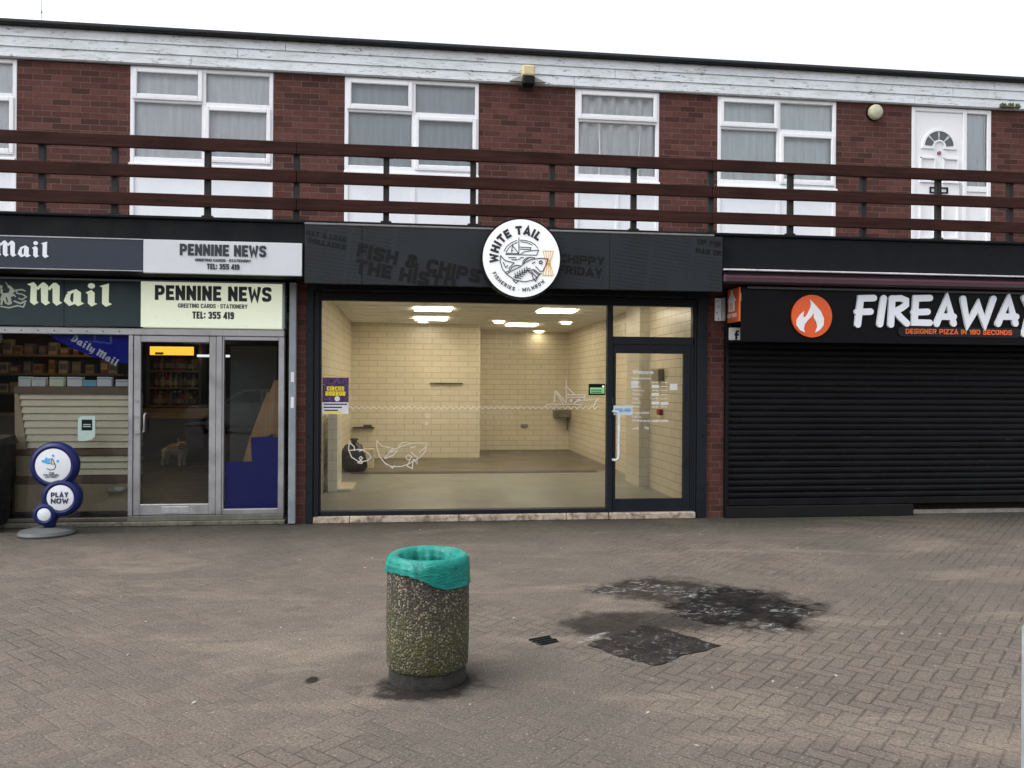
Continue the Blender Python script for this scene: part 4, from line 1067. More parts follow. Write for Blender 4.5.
def panel_sign(name, label, a, b_, c_, d, Y, mat, depth=.05):
    """px of left,right and y of top-left, top-right/bottom-left, bottom-right averaged"""
    return None
NAVY = paint('navy_acrylic', (.009, .017, .034), .4, var=.08, scale=1.5)
TEAL = paint('dark_teal_acrylic', (.011, .034, .041), .4, var=.1, scale=1.5, dirt=(.026, .04, .042), dirt_amt=.1)
CREAMP = paint('cream_acrylic', (.72, .76, .60), .35, var=.03, scale=2, dirt=(.55, .5, .3), dirt_amt=.05, emis=(.86, .92, .70), estr=.16)
WHITEP = paint('white_acrylic', (.60, .63, .66), .35, var=.04, scale=1.5)
INK = paint('charcoal_lettering', (.015, .022, .03), .5); INK2 = paint('green_black_lettering', (.02, .03, .03), .5)
YB = YC - .05
# upper banner, dark part
bx0, bx1, bx2 = PX(-70, YB), PX(142.6, YB), PX(301.3, YB)
bz1 = .5 * (PZ(60, 236.3, YB) + PZ(300, 244, YB)); bz0 = .5 * (PZ(60, 269.5, YB) + PZ(300, 275, YB))
s1 = thing('fascia_sign', 'upper dark navy banner with white gothic lettering on the newsagent canopy', 'sign', ((bx0 + bx1) / 2, YB, bz0))
MB().box(bx0, bx1 - .003, YB, YC - .001, bz0, bz1, .003).build('panel', NAVY, s1)
MB().box(bx0, bx1 - .003, YB - .008, YB - .001, bz1 - .008, bz1 + .002).box(bx0, bx1 - .003, YB - .008, YB - .001, bz0, bz0 + .008).build('trim', paint('silver_trim', (.4, .4, .42), .4, .5), s1)
mb = MB(); q0 = P(49.5, 257.7, YB); q1 = P(49.5, 241.5, YB)
hL = q1.z - q0.z; wM = (1.26 + .76 + .5 + .46 + .08) * hL
blackletter(mb, 'Mail', q0.x - wM * 1.03, q0.z, hL, YB - .004, .004, -.012, 1.03)
mb.build('lettering', paint('white_lettering', (.74, .77, .84), .45, var=.02), s1)
s2 = thing('fascia_sign', 'white name board with navy lettering on the newsagent canopy, above the cream one', 'sign', ((bx2 + bx1) / 2, YB, bz0))
MB().box(bx1, bx2, YB - .004, YC - .001, bz0 - .012, bz1, .003).build('panel', WHITEP, s2)
def sign_text(par, ink, s_, pxa, pya, pxb, pyb, Y, bold):
    mb = MB(); a, b_ = P(pxa, pya, Y), P(pxb, pyb, Y); block_text(mb, s_, a.x, b_.x, b_.z, a.z, Y - .001, bold, .08, .003)
    mb.build('lettering', ink, par)
Yw = YB - .006
sign_text(s2, INK, 'PENNINE NEWS', 179.8, 243.6, 266.2, 257.2, Yw, .22); sign_text(s2, INK, 'GREETING CARDS · STATIONERY', 195, 258.4, 251, 262.4, Yw, .19); sign_text(s2, INK, 'TEL: 355 419', 207, 263.6, 239.5, 269.8, Yw, .21)
# lower lit signs
YL = -.09
lx0, lx1, lx2 = PX(-70, YL), PX(140.3, YL), PX(284.4, YL)
lz1 = .5 * (PZ(20, 279.3, YL) + PZ(284, 284, YL)); lz0 = .5 * (PZ(20, 326, YL) + PZ(284, 328, YL))
s3 = thing('fascia_sign', 'lower dark teal sign box with cream gothic lettering and crest above the shop window', 'sign', ((lx0 + lx1) / 2, YL, lz0))
xj = PX(63.5, YL)
MB().box(lx0, xj - .002, YL, .055, lz0, lz1, .002).box(xj + .002, lx1 - .003, YL, .055, lz0, lz1, .002).build('panel', TEAL, s3)
mb = MB(); q0 = P(110, 306.8, YL); q1 = P(110, 284, YL); hL = q1.z - q0.z; wM = 3.04 * hL
sxM = (PX(110.5, YL) - PX(27, YL)) / wM
blackletter(mb, 'Mail', PX(28, YL), q0.z + .004, hL, YL - .005, .005, -.006, sxM)
CRL = paint('cream_lettering', (.74, .8, .62), .4, var=.03, emis=(.82, .92, .66), estr=.12)
mb.build('lettering', CRL, s3)
mb = MB(); SC = (6.827, 0, 228)
for i, (l, w_) in enumerate((([(78, 445), (60, 470), (70, 510)], .035), ([(62, 400), (78, 415), (92, 430)], .03), ([(58, 398), (40, 372)], .008), ([(80, 430), (70, 455), (30, 460), (18, 485)], .045), ([(30, 460), (10, 440), (12, 420)], .02), ([(70, 470), (95, 455), (105, 468)], .014),
    ([(30, 470), (40, 510), (60, 520)], .02), ([(15, 490), (10, 520)], .02), ([(5, 535), (60, 545), (120, 530), (160, 540), (172, 515)], .014), ([(115, 440), (110, 425), (150, 420), (172, 430)], .014), ([(115, 445), (160, 455), (180, 470), (150, 490), (130, 480)], .012), ([(100, 500), (140, 515), (175, 500)], .018), ([(0, 405), (8, 400)], .03))):
    mb.stroke(zm(l, *SC, YL - .003), w_, YL - .006 - .0003 * i, YL)
mb.build('crest', paint('pale_crest', (.45, .52, .45), .5, emis=(.7, .8, .6), estr=.03), s3)
s4 = thing('fascia_sign', 'cream backlit name board with black lettering right over the newsagent door', 'sign', ((lx2 + lx1) / 2, YL, lz0))
MB().box(lx1, lx2 - .03, YL - .003, .055, lz0, lz1, .003).build('panel', CREAMP, s4)
MB().box(lx2 - .028, lx2, YL - .008, .055, lz0, lz1, .003).box(lx0, lx2, YL - .006, .054, lz1 + .001, lz1 + .02, .003).build('frame', GALV, s4)
Yw = YL - .005
sign_text(s4, INK2, 'PENNINE NEWS', 155, 285, 271.5, 302, Yw, .23); sign_text(s4, INK2, 'GREETING CARDS · STATIONERY', 178, 303.4, 247.5, 308.8, Yw, .19); sign_text(s4, INK2, 'TEL: 355 419', 192.5, 311.4, 234, 319.3, Yw, .22)

# newsagent interior
XI0, XI1 = XL + .4, PX(296, .3)
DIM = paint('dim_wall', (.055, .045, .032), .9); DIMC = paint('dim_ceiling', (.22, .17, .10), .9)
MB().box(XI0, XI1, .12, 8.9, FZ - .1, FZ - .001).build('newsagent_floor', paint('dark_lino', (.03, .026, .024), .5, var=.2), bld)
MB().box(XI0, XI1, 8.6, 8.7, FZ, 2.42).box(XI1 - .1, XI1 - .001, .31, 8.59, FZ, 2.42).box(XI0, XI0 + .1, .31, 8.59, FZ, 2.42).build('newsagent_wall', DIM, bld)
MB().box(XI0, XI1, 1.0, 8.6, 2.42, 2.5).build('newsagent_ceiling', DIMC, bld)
# rear shelving and counter
YS = 7.4
def nz(zx, zy, Y): q = P(130 + zx / 3.84, 325 + zy / 3.84, Y); return q
a, b_ = nz(75, 125, YS), nz(262, 320, YS)
shl = thing('shelving', 'dark shelf unit full of bottles behind the newsagent counter', 'shelves', ((a.x + b_.x) / 2, YS, FZ))
mb = MB().box(a.x - .06, a.x, YS, YS + .4, FZ, a.z + .5).box(b_.x, b_.x + .06, YS, YS + .4, FZ, a.z + .5); mb.build('upright', paint('shelf_side', (.12, .09, .05), .7), shl)
MB().box(a.x, b_.x, YS + .38, YS + .41, FZ, a.z + .5).build('back_panel', DIM, shl)
zsh = [nz(170, y, YS).z for y in (310, 240, 175)]
for zz in zsh: MB().box(a.x, b_.x, YS, YS + .38, zz - .03, zz, .003).build('shelf', paint('shelf_edge', (.33, .27, .17), .6), shl)
cols = [(.3, .28, .2), (.05, .1, .05), (.25, .08, .04), (.12, .07, .03), (.4, .36, .3), (.06, .06, .1), (.3, .2, .06), (.3, .05, .12)]
protos = []
for ci, c_ in enumerate(cols):
    mb = MB().lathe([(.0, 0), (.045, 0), (.047, .17), (.03, .21), (.016, .24), (.016, .3), (0, .3)], 0, 0, 10)
    o = mb.build('bottle', paint('bottle_%d' % ci, c_, .15, var=.1), smooth=True, loc=(0, 0, 0))
    cap = MB().lathe([(.0, .295), (.019, .295), (.019, .325), (0, .325)], 0, 0, 10).build('cap', [BLACK, WHITE, STEEL][ci % 3], o)
    MB().lathe([(.0475, .05), (.049, .05), (.049, .14), (.0475, .14)], 0, 0, 10, closed=True).build('bottle_label', paint('paper_label_%d' % (ci % 4), [(.5, .46, .38), (.25, .14, .1), (.18, .2, .24), (.38, .33, .2)][ci % 4], .6), o)
    protos.append(o)
used = set()
names = {0: 'lowest', 1: 'middle', 2: 'top'}
for s_, zz in enumerate(zsh):
    for k in range(15):
        ci = random.randrange(len(cols))
        x = a.x + .09 + k * (b_.x - a.x - .18) / 14
        o = protos[ci] if ci not in used else copy_tree(protos[ci]); used.add(ci)
        o.location = (x + random.uniform(-.015, .015), YS + .12 + random.uniform(0, .06), zz)
        s__ = random.uniform(.85, 1.12); o.scale = (s__, s__, s__)
        tag(o, 'bottle standing on the %s shelf behind the newsagent counter' % names[s_], 'bottle', 'bottles on the %s newsagent shelf' % names[s_])
for ci, o in enumerate(protos):
    if ci not in used:
        for ch in list(o.children): bpy.data.objects.remove(ch)
        bpy.data.objects.remove(o)
a2, b2 = nz(78, 78, YS), nz(253, 122, YS)
t_ = thing('light_box', 'glowing yellow light box above the bottle shelves in the newsagent', 'light box', ((a2.x + b2.x) / 2, YS - .05, b2.z))
MB().box(a2.x, b2.x, YS - .08, YS + .3, b2.z, a2.z, .01).build('case', BLACK, t_)
MB().box(a2.x + .02, b2.x - .02, YS - .09, YS - .081, b2.z + .025, a2.z - .025).build('face', lamp_mat('yellow_glow', (1, .52, .04), .5), t_)
MB().box(a2.x + .12, a2.x + .28, YS - .094, YS - .0905, b2.z + .035, b2.z + .08).build('printed_mark', paint('amber_mark', (.6, .32, .02), .5), t_)
a3, b3 = nz(262, 114, YS), nz(384, 124, YS)
t_ = MB().box(a3.x, b3.x, YS - .1, YS, b3.z, a3.z, .005).build('strip_light', lamp_mat('pale_strip', (.9, .95, 1), .4), loc=(a3.x, YS, b3.z)); tag(t_, 'thin white strip light to the right of the yellow light box', 'light')
YCn = 6.3
a, b_ = nz(-60, 322, YCn), nz(330, 360, YCn)
t_ = thing('shop_counter', 'long wooden newsagent counter in front of the bottle shelves', 'counter', ((a.x + b_.x) / 2, YCn, FZ))
CW = wood_mat('counter_wood', (.2, .13, .06), (.3, .2, .1), .5)
MB().box(a.x, b_.x, YCn, YCn + .5, b_.z, a.z, .01).build('worktop', CW, t_)
MB().box(a.x + .05, b_.x - .05, YCn + .1, YCn + .45, FZ, b_.z - .002).build('front_panel', paint('dark_panel', (.02, .016, .014), .6), t_)
a, b_ = nz(218, 370, YCn - .4), nz(290, 385, YCn - .4)
t_ = MB().box(a.x, b_.x, YCn - .5, YCn - .003, b_.z - .4, b_.z, .01).box(a.x - .02, b_.x + .02, YCn - .52, YCn - .003, b_.z, b_.z + .05, .01).build('newspaper_rack', paint('rack_blue', (.05, .06, .11), .6), loc=(a.x, YCn - .3, FZ)); tag(t_, 'low bluish rack in front of the newsagent counter behind the dog', 'rack')
t_.location.z = FZ
# unseen lamp added above the window area so that the stock reads
a = P(40, 345, 2.0)
t_ = thing('added_fill_lamp', 'unseen warm fill lamp added inside the newsagent window', 'lamp', (a.x, 2.0, 2.4))
MB().box(a.x - .5, a.x + .5, 1.94, 2.06, 2.37, 2.415, .01).build('tube_cover', lamp_mat('dim_warm', (1, .75, .42), 3.5), t_)
a = P(178, 345, 5.0)  # second unseen lamp, added to brighten the dog and bottles
t_ = thing('added_fill_lamp', 'unseen warm fill lamp added above the floor before the newsagent counter', 'lamp', (a.x, 2.0, 2.4))
MB().box(a.x - .35, a.x + .35, 4.95, 5.05, 2.385, 2.418, .01).build('tube_cover', lamp_mat('dim_warm_small', (1, .82, .55), 11), t_)
t_ = thing('added_window_tube', 'unseen white tube added behind the newsagent sign to light the window display', 'lamp', (PX(70, .5), .5, 2.45))  # tube added out of sight to brighten the slats and boxes
MB().box(PX(20, .5), PX(120, .5), .46, .52, 2.46, 2.5, .01).build('tube', lamp_mat('tube_glow', (1, .93, .75), 6), t_)
MB().box(PX(18, .5), PX(122, .5), .44, .54, 2.501, 2.53, .005).build('batten', WHITE, t_)
# stock gondola behind the window
a = P(-30, 395, 3.0); b_ = P(126, 395, 3.0)
t_ = thing('stock_shelves', 'shelves of mixed stock seen through the left newsagent window', 'shelves', ((a.x + b_.x) / 2, 3, FZ))
zs_ = [1.15, 1.45, 1.73, 2.0]
for zz in zs_: MB().box(a.x, b_.x, 2.9, 3.3, zz - .03, zz).build('shelf', MATS['shelf_side'], t_)
MB().box(a.x, b_.x, 3.3, 3.33, FZ, 2.12).build('back_panel', DIM, t_)
STK = [paint('stock_%d' % i, c_, .6) for i, c_ in enumerate(((.2, .13, .07), (.25, .2, .13), (.13, .05, .03), (.08, .08, .1), (.3, .24, .12)))]
pr = {}
for zz in zs_[1:]:
    x = a.x + .08
    while x < b_.x - .12:
        i = random.randrange(5); w_ = .12
        if i not in pr:
            o = MB().box(-.055, .055, -.06, .06, 0, .2, .006).build('packet', STK[i], loc=(0, 0, 0)); MB().box(-.045, .045, -.064, -.061, .06, .15).build('packet_label', STK[(i + 2) % 5], o); pr[i] = o
        else: o = copy_tree(pr[i])
        o.location = (x, 3.0 + random.uniform(0, .05), zz); o.scale = (random.uniform(.7, 1.2), 1, random.uniform(.55, 1.1))
        tag(o, 'small packet on the stock shelves behind the newsagent window', 'packet', 'packets on the newsagent stock shelves'); x += random.uniform(.13, .2)
# slatted display back in the window
YW = .3
def sz(zx, zy): q = P(zx / 3.843, 320 + zy / 3.843, YW); return (q.x, q.z)
SLAT = paint('cream_slats', (.84, .77, .6), .6, var=.06); BRN = paint('brown_board', (.17, .11, .078), .6, var=.15); TAN = paint('tan_frame', (.42, .34, .22), .7, var=.15)
ds = thing('display_stand', 'cream slatted display stand with brown boards inside the newsagent window', 'display stand', (sz(300, 700)[0], YW, FZ))
xr_ = xa + .03
mb = MB()
ys_ = [283, 306, 332, 360, 387, 415, 441, 468, 494]
for k in range(8):
    l0 = sz(72 + k * 4.5, ys_[k]); l1 = sz(75 + k * 4.5, ys_[k + 1])
    c0 = l1[1] + .006
    v = [mb.bm.verts.new(p) for p in ((l0[0], YW + .03, l0[1]), (xr_, YW + .03, l0[1]), (xr_, YW - .01, c0), (l1[0], YW - .01, c0), (l0[0], YW + .05, l0[1]), (xr_, YW + .05, l0[1]), (xr_, YW + .05, c0), (l1[0], YW + .05, c0))]
    for f in ((0, 1, 2, 3), (4, 7, 6, 5), (0, 4, 5, 1), (3, 2, 6, 7), (0, 3, 7, 4), (1, 5, 6, 2)): mb.bm.faces.new([v[i] for i in f])
for k, (u, d_) in enumerate(((524, 547), (550, 574), (576, 598))):
    l0 = sz(108, u); l1 = sz(108, d_)
    v = [mb.bm.verts.new(p) for p in ((l0[0], YW + .03, l0[1]), (xr_, YW + .03, l0[1]), (xr_, YW - .01, l1[1] + .006), (l0[0], YW - .01, l1[1] + .006), (l0[0], YW + .05, l0[1]), (xr_, YW + .05, l0[1]), (xr_, YW + .05, l1[1] + .006), (l0[0], YW + .05, l1[1] + .006))]
    for f in ((0, 1, 2, 3), (4, 7, 6, 5), (0, 4, 5, 1), (3, 2, 6, 7), (0, 3, 7, 4), (1, 5, 6, 2)): mb.bm.faces.new([v[i] for i in f])
mb.build('slats', SLAT, ds)
mb = MB()
for (x_, y_, x2, y2) in ((58, 255, 0, 283), (60, 496, 0, 522), (62, 599, 0, 632)):
    p0, p1 = sz(x_, y_), sz(x2, y2); mb.box(p0[0], xr_, YW - .02, YW + .06, p1[1], p0[1], .004)
mb.build('board', BRN, ds)
mb = MB().prism([sz(58, 283), sz(72, 283), sz(104, 496), sz(60, 496)], YW - .012, YW + .04).prism([sz(62, 523), sz(118, 523), sz(122, 599), sz(64, 599)], YW - .012, YW + .04)
mb.prism([sz(62, 632), (xr_, sz(62, 632)[1]), (xr_, z_b - .0), (sz(62, 700)[0], z_b - .0)], YW - .03, YW + .07)
mb.build('side_board', TAN, ds)
tag(MB().prism([sz(-200, 40), sz(-200, 255), sz(54, 255), sz(54, 470), sz(60, 760), sz(-200, 760)], YW + .45, YW + .47).build('backing_cloth', paint('black_cloth', (.012, .011, .01), .9), loc=(sz(0, 700)[0], YW + .46, FZ)), 'black cloth hung at the left of the newsagent window', 'cloth') if False else None
# crumpled paper
mb = MB(); c_ = sz(462, 646); mb.sphere((c_[0], YW - .12, c_[1]), .075, 1.5, .8, .5, 10)
for v in mb.bm.verts: v.co += Vector((random.uniform(-1, 1), random.uniform(-1, 1), random.uniform(-1, 1))) * .012
t_ = mb.build('crumpled_paper', paint('white_tissue', (.42, .4, .36), .8), loc=(c_[0], YW - .12, c_[1])); tag(t_, 'crumpled white paper lying at the foot of the slatted display', 'paper')
# cards on top
for (xa_, xb_, yt, yb, c_, lab) in ((73, 122, 218, 252, (.55, .58, .56), 'pale grey card with a small mark, first on the display top'), (124, 178, 220, 252, (.6, .61, .64), 'plain white box beside the grey card on the display top'), (192, 248, 219, 252, (.6, .66, .5), 'pale green box on the slatted display top'),
    (260, 320, 219, 252, (.64, .63, .68), 'white box left of the blue one on the display top'), (321, 374, 231, 252, (.14, .42, .6), 'low bright blue box on the slatted display top'), (375, 432, 219, 252, (.62, .64, .7), 'white box right of the blue one on the display top'), (446, 496, 229, 252, (.6, .63, .66), 'low white box beside the window mullion on the display top')):
    p0, p1 = sz(xa_, yt), sz(xb_, yb + 3)
    t_ = MB().box(p0[0], p1[0] - .006, YW - .015, YW + .06, p1[1], p0[1], .003).build('card_box', paint('card_%s' % xa_, c_, .7, var=.05), loc=((p0[0] + p1[0]) / 2, YW, p1[1])); tag(t_, lab, 'box', 'boxes along the top of the slatted display')
    MB().box(p0[0] + .01, p1[0] - .016, YW - .019, YW - .0155, p0[1] - .025, p0[1] - .015).build('printed_line', paint('card_ink', (.25, .27, .28), .6), t_)
# hanging blue banner
YBn = .06
def bzp(zx, zy): q = P(zx / 3.843, 320 + zy / 3.843, YBn); return (q.x, q.z)
t_ = thing('window_banner', 'blue curved banner with white gothic lettering hanging at the top of the newsagent window', 'banner', (bzp(350, 160)[0], YBn, bzp(350, 160)[1]))
mb = MB().prism([bzp(*p) for p in ((160, 44), (499, 44), (499, 168), (470, 166), (420, 158), (360, 142), (300, 118), (230, 84))], YBn, YBn + .006); mb.build('sheet', paint('royal_blue', (.003, .016, .28), .6, var=.08, spec=.1), t_)
mb = MB(); p0 = bzp(268, 78); hL = 30 / 3.843 / 88 * .95
blackletter(mb, 'Daily Mail', p0[0], p0[1], hL, YBn - .003, .002, -.53, 1.0)
for v in [v for v in mb.bm.verts if v.co.x > bzp(494, 0)[0]]: v.co.x = bzp(494, 0)[0]
mb.build('lettering', paint('pale_lettering', (.6, .63, .72), .5), t_)
# notice on the glass
p0, p1 = sz(298, 366), sz(366, 460)
p0, p1 = P(78, 416, .004), P(95, 441, .004)
t_ = thing('window_notice', 'torn pale green notice with black square on the newsagent window', 'notice', ((p0.x + p1.x) / 2, .004, p1.z))
MB().prism([(p0.x, p0.z - .03), (p0.x + .03, p0.z), (p1.x, p0.z), (p1.x, p1.z + .05), (p1.x - .04, p1.z + .015), (p1.x - .1, p1.z), (p0.x, p1.z)], .003, .0045).build('sheet', paint('mint_paper', (.42, .55, .5), .7, var=.1, scale=20), t_)
MB().box(p0.x + .04, p1.x - .03, .001, .0025, p0.z - .16, p0.z - .04).build('black_square', BLACK, t_)
mb = MB()
for k in range(2): mb.box(p0.x + .055, p1.x - .045, -.0005, .0005, p0.z - .1 - k * .022, p0.z - .09 - k * .022)
mb.build('lettering', MATS['mint_paper'], t_)
# side window: blue panel, plywood, grey board
YP = .06
def pz(zx, zy): q = P(130 + zx / 3.84, 325 + zy / 3.84, YP); return (q.x, q.z)
t_ = MB().prism([pz(358, 525), pz(468, 525), pz(464, 432), pz(530, 428), pz(548, 418), pz(548, 430), pz(580, 432), pz(580, 716), pz(358, 716)], YP, YP + .012).build('blue_panel', paint('deep_blue_board', (.001, .012, .22), .7, var=.06, spec=.06), loc=(pz(470, 700)[0], YP, pz(470, 716)[1])); tag(t_, 'deep blue board standing inside the narrow newsagent side window', 'board')
YQ = .1
t_ = MB().prism([pz(430, 530), pz(458, 430), pz(522, 262), pz(525, 255), pz(532, 262), pz(552, 212), pz(582, 212), pz(582, 530)], YQ, YQ + .015).build('plywood_sheet', wood_mat('plywood', (.3, .17, .08), (.4, .25, .13), .7, 2), loc=(pz(500, 530)[0], YQ, pz(500, 530)[1])); tag(t_, 'slanted bare plywood sheet leaning behind the blue board', 'board')
YQ2 = .9
a, b_ = nz(386, 80, YQ2), nz(560, 600, YQ2)
t_ = MB().box(a.x, b_.x, YQ2, YQ2 + .03, FZ, a.z).build('grey_board', paint('grey_partition', (.06, .062, .06), .6), loc=(a.x, YQ2, FZ)); tag(t_, 'tall dark grey partition board behind the newsagent side window', 'partition')
p0, p1 = pz(380, 40), pz(408, 60)
t_ = MB().box(p0[0], p1[0], .004, .006, p1[1], p0[1]).build('paper_tag', WHITE, loc=(p0[0], .005, p1[1])); tag(t_, 'tiny white paper tag at the top of the newsagent side window', 'tag')

# dog --------------------------------------------------------------
def dog():
    Yd = 5.3
    base = P(177, 461, Yd); bx, by = base.x, Yd
    S_ = .44
    vs_ = [(0, 0, .74), (-.3, 0, .76), (-.58, 0, .72), (.3, 0, .76), (.44, -.1, .92), (.5, -.3, .96), (.53, -.46, .9),   # pelvis..head
           (-.56, .12, .42), (-.64, .12, .2), (-.58, .1, .03), (-.56, -.14, .42), (-.64, -.14, .2), (-.58, -.16, .03),
           (.24, .14, .4), (.25, .14, .2), (.28, .12, .03), (.26, -.16, .4), (.27, -.17, .2), (.31, -.2, .03), (-.74, 0, .68), (-.8, 0, .62)]
    ed = [(0, 1), (1, 2), (0, 3), (3, 4), (4, 5), (5, 6), (2, 7), (7, 8), (8, 9), (2, 10), (10, 11), (11, 12), (3, 13), (13, 14), (14, 15), (3, 16), (16, 17), (17, 18), (2, 19), (19, 20)]
    rad = [.25, .23, .19, .27, .2, .21, .13, .11, .07, .07, .11, .07, .07, .1, .075, .08, .1, .075, .08, .05, .03]
    me = bpy.data.meshes.new('dog'); me.from_pydata([Vector(v) * S_ for v in vs_], ed, [])
    o = bpy.data.objects.new('dog', me); C.objects.link(o)
    md = o.modifiers.new('s', 'SKIN'); 
    for i, r_ in enumerate(rad): me.skin_vertices[0].data[i].radius = (r_ * S_, r_ * S_)
    me.skin_vertices[0].data[0].use_root = True
    o.modifiers.new('u', 'SUBSURF').levels = 2
    bpy.context.view_layer.update()
    me2 = bpy.data.meshes.new_from_object(o.evaluated_get(bpy.context.evaluated_depsgraph_get()))
    o.modifiers.clear(); o.data = me2; me2.name = 'dog'; bpy.data.meshes.remove(me)
    for p in me2.polygons: p.use_smooth = True
    m, nt, b = new_mat('dog_coat'); t = NT(nt); q = t.sep(t.obj()); n_ = t.noise(t.obj(), 9, 3)
    sad = t.m('MULTIPLY', t.ss(q[2], .33, .36), t.ss(t.m('ADD', q[0], t.m('MULTIPLY', n_, .1)), .1, .16, 1, 0))
    hd = t.m('MULTIPLY', t.ss(t.m('ADD', q[0], t.m('MULTIPLY', n_, .06)), .2, .24), t.ss(q[2], .36, .4))
    c = t.mix(t.m('MAXIMUM', sad, hd), (.75, .69, .6), (.36, .2, .09)); t.put(b.inputs['Base Color'], c); b.inputs['Roughness'].default_value = .8
    me2.materials.clear(); me2.materials.append(m)
    o.location = (bx, by, FZ); tag(o, 'white and tan bulldog standing inside the newsagent behind the door glass', 'dog')
    hx, hy, hz = bx + .5 * S_, by - .3 * S_, FZ + .97 * S_
    mb = MB()
    for s_ in (-1, 1): mb.prism([(hx + s_ * .06, hz + .05), (hx + s_ * .1, hz + .05), (hx + s_ * .105, hz + .12)], hy - .01, hy + .015)
    mb.build('ear', paint('tan_fur', (.28, .15, .07), .8), o)
    mb = MB()
    for s_ in (-1, 1): mb.sphere((hx + s_ * .035, hy - .08, hz + .03), .011, seg=8)
    mb.sphere((hx + .015, hy - .125, hz - .02), .02, 1.2, .7, .8, 8); mb.build('eyes_and_nose', BLACK, o)
    MB().stroke([(hx - .03, hz - .065), (hx + .015, hz - .058), (hx + .055, hz - .066)], .008, hy - .115, hy - .05).build('mouth', BLACK, o)
    o.rotation_euler = (0, 0, -.4); o.scale = (.92, .92, .92)
dog()

# ================================================================== PIZZA SHOP
YS_ = -.03
x0 = PX(725.3, YS_); zsb = PZ(800, 505, YS_); zst = PZ(800, 344, YS_)
rs_ = thing('roller_shutter', 'closed black ribbed roller shutter of the pizza shop', 'roller shutter', ((x0 + xF1) / 2, YS_, 0))
SHUT = paint('shutter_paint', (.0055, .006, .0072), .42, var=.3, scale=4, stretch=(1, 1, 5), dirt=(.02, .02, .02), dirt_amt=.08, spec=.22)
def shutter_mat():
    m, nt, b = new_mat('ribbed_shutter_paint'); t = NT(nt); o = t.obj()
    n1 = t.noise(t.scl(o, (.6, 1, 2)), 2.5, 5, .65); n2 = t.noise(t.scl(o, (5, 1, 26)), 1.6, 5, .75, .5); n3 = t.noise(t.scl(o, (1.2, 1, 13.1)), 1.0, 2)
    c = t.mix(t.ss(n1, .35, .7), (.0022, .0024, .0032), (.0055, .0058, .007))
    c = t.mix(t.m('MULTIPLY', t.m('MULTIPLY', t.ss(n2, .58, .68), t.ss(n3, .52, .66)), .6), c, (.07, .068, .066))
    t.put(b.inputs['Base Color'], c); t.put(b.inputs['Roughness'], t.ss(n1, .3, .7, .4, .6)); b.inputs['Specular IOR Level'].default_value = .18
    t.put(b.inputs['Normal'], t.bump(t.noise(t.scl(o, (1.5, 1, 4)), 1.6, 2), .25, .02)); return m
mb = MB(); pitch = .0765; zz = zsb + .09; prof = []
while zz < zst + .2:
    for u, d_ in ((0, .0), (.1, -.014), (.3, -.02), (.62, -.02), (.84, -.014), (.93, 0.0)): prof.append((d_, zz + u * pitch))
    zz += pitch
va = [mb.bm.verts.new((x0 + .03, YS_ + d_, z)) for d_, z in prof]; vb = [mb.bm.verts.new((xF1 - .03, YS_ + d_, z)) for d_, z in prof]
for i in range(len(prof) - 1): mb.bm.faces.new((va[i], vb[i], vb[i + 1], va[i + 1]))
mb.box(x0 + .03, xF1 - .03, YS_ + .012, YS_ + .03, zsb + .05, zst + .25)
mb.build('curtain', shutter_mat(), rs_)
MB().box(x0 + .03, xF1 - .03, YS_ - .03, YS_ + .03, zsb + .006, zsb + .088, .006).build('bottom_bar', paint('bar_black', (.006, .006, .007), .45, var=.2, spec=.22), rs_)
MB().box(x0 - .015, x0 + .028, YS_ - .05, YS_ + .04, 0, zst + .2, .005).build('guide', BLACK, rs_)
MB().box(xF1 - .028, xF1, YS_ - .05, YS_ + .04, 0, zst + .2, .005).build('guide', BLACK, rs_)
MB().box(x0, PX(911, YS_), -.1, .06, 0, zsb, .008).build('black_step', paint('step_black', (.009, .009, .0095), .8, var=.3, scale=8, spec=.2), rs_)
MB().box(PX(911.3, YS_), xF1, -.0, .06, 0, zsb - .085, .008).build('pale_step', CONC, rs_)
MB().box(x0 + .1, xF1, .3, .34, 0, 2.7).build('inner_wall', DIM, bld); MB().box(x0 + .01, xF1, -.14, .05, zst + .01, zc0 - .06, .01).build('shutter_hood', BLACK, rs_); MB().box(PX(725.5, -.16), PX(750, -.16), -.16, -.141, PZ(740, 343, -.16), PZ(740, 286, -.16), .004).build('hood_plate', BLACK, rs_)
# sign
YZ = -.5
zz0, zz1 = PZ(800, 342.5, YZ), PZ(800, 287.5, YZ)
x1s = PX(1140, YZ)
s5 = thing('shop_sign', 'black pizza shop sign with white brush lettering and orange flame disc', 'sign', ((x0 + x1s) / 2, YZ, zz0))
MB().box(PX(741, YZ), x1s, YZ, YZ + .035, zz0, zz1, .004).build('panel', paint('gloss_black', (.002, .002, .0028), .45, var=.1, spec=.15), s5)
MB().box(PX(746, YZ), x1s, YZ - .03, YZ - .001, zz1 - .03, zz1 + .0, .004).build('top_trim', paint('trim_grey', (.05, .05, .053), .4, .3), s5)
fc = P(811, 316.3, YZ); fr_ = 21.2 / (FPX / (fc - CAM).dot(cam_m.to_3x3() @ Vector((0, 0, -1))))
MB().disc(fc.x, fc.z, fr_, YZ - .025, YZ - .001, 48).build('flame_disc', paint('orange_acrylic', (.72, .10, .018), .35, var=.05), s5)
SF = (4.197, 780, 250)
fl = [(126, 207), (150, 232), (172, 258), (185, 288), (183, 316), (168, 336), (147, 347), (157, 322), (153, 302), (142, 284), (142, 262), (132, 280), (116, 296), (104, 312), (100, 330), (106, 347), (84, 336), (69, 314), (70, 292), (84, 272), (102, 256), (97, 276), (104, 284), (118, 264), (128, 240), (130, 224)]
MB().prism(zm(fl, *SF, YZ - .03), YZ - .031, YZ - .0255).build('flame', WHITE, s5)
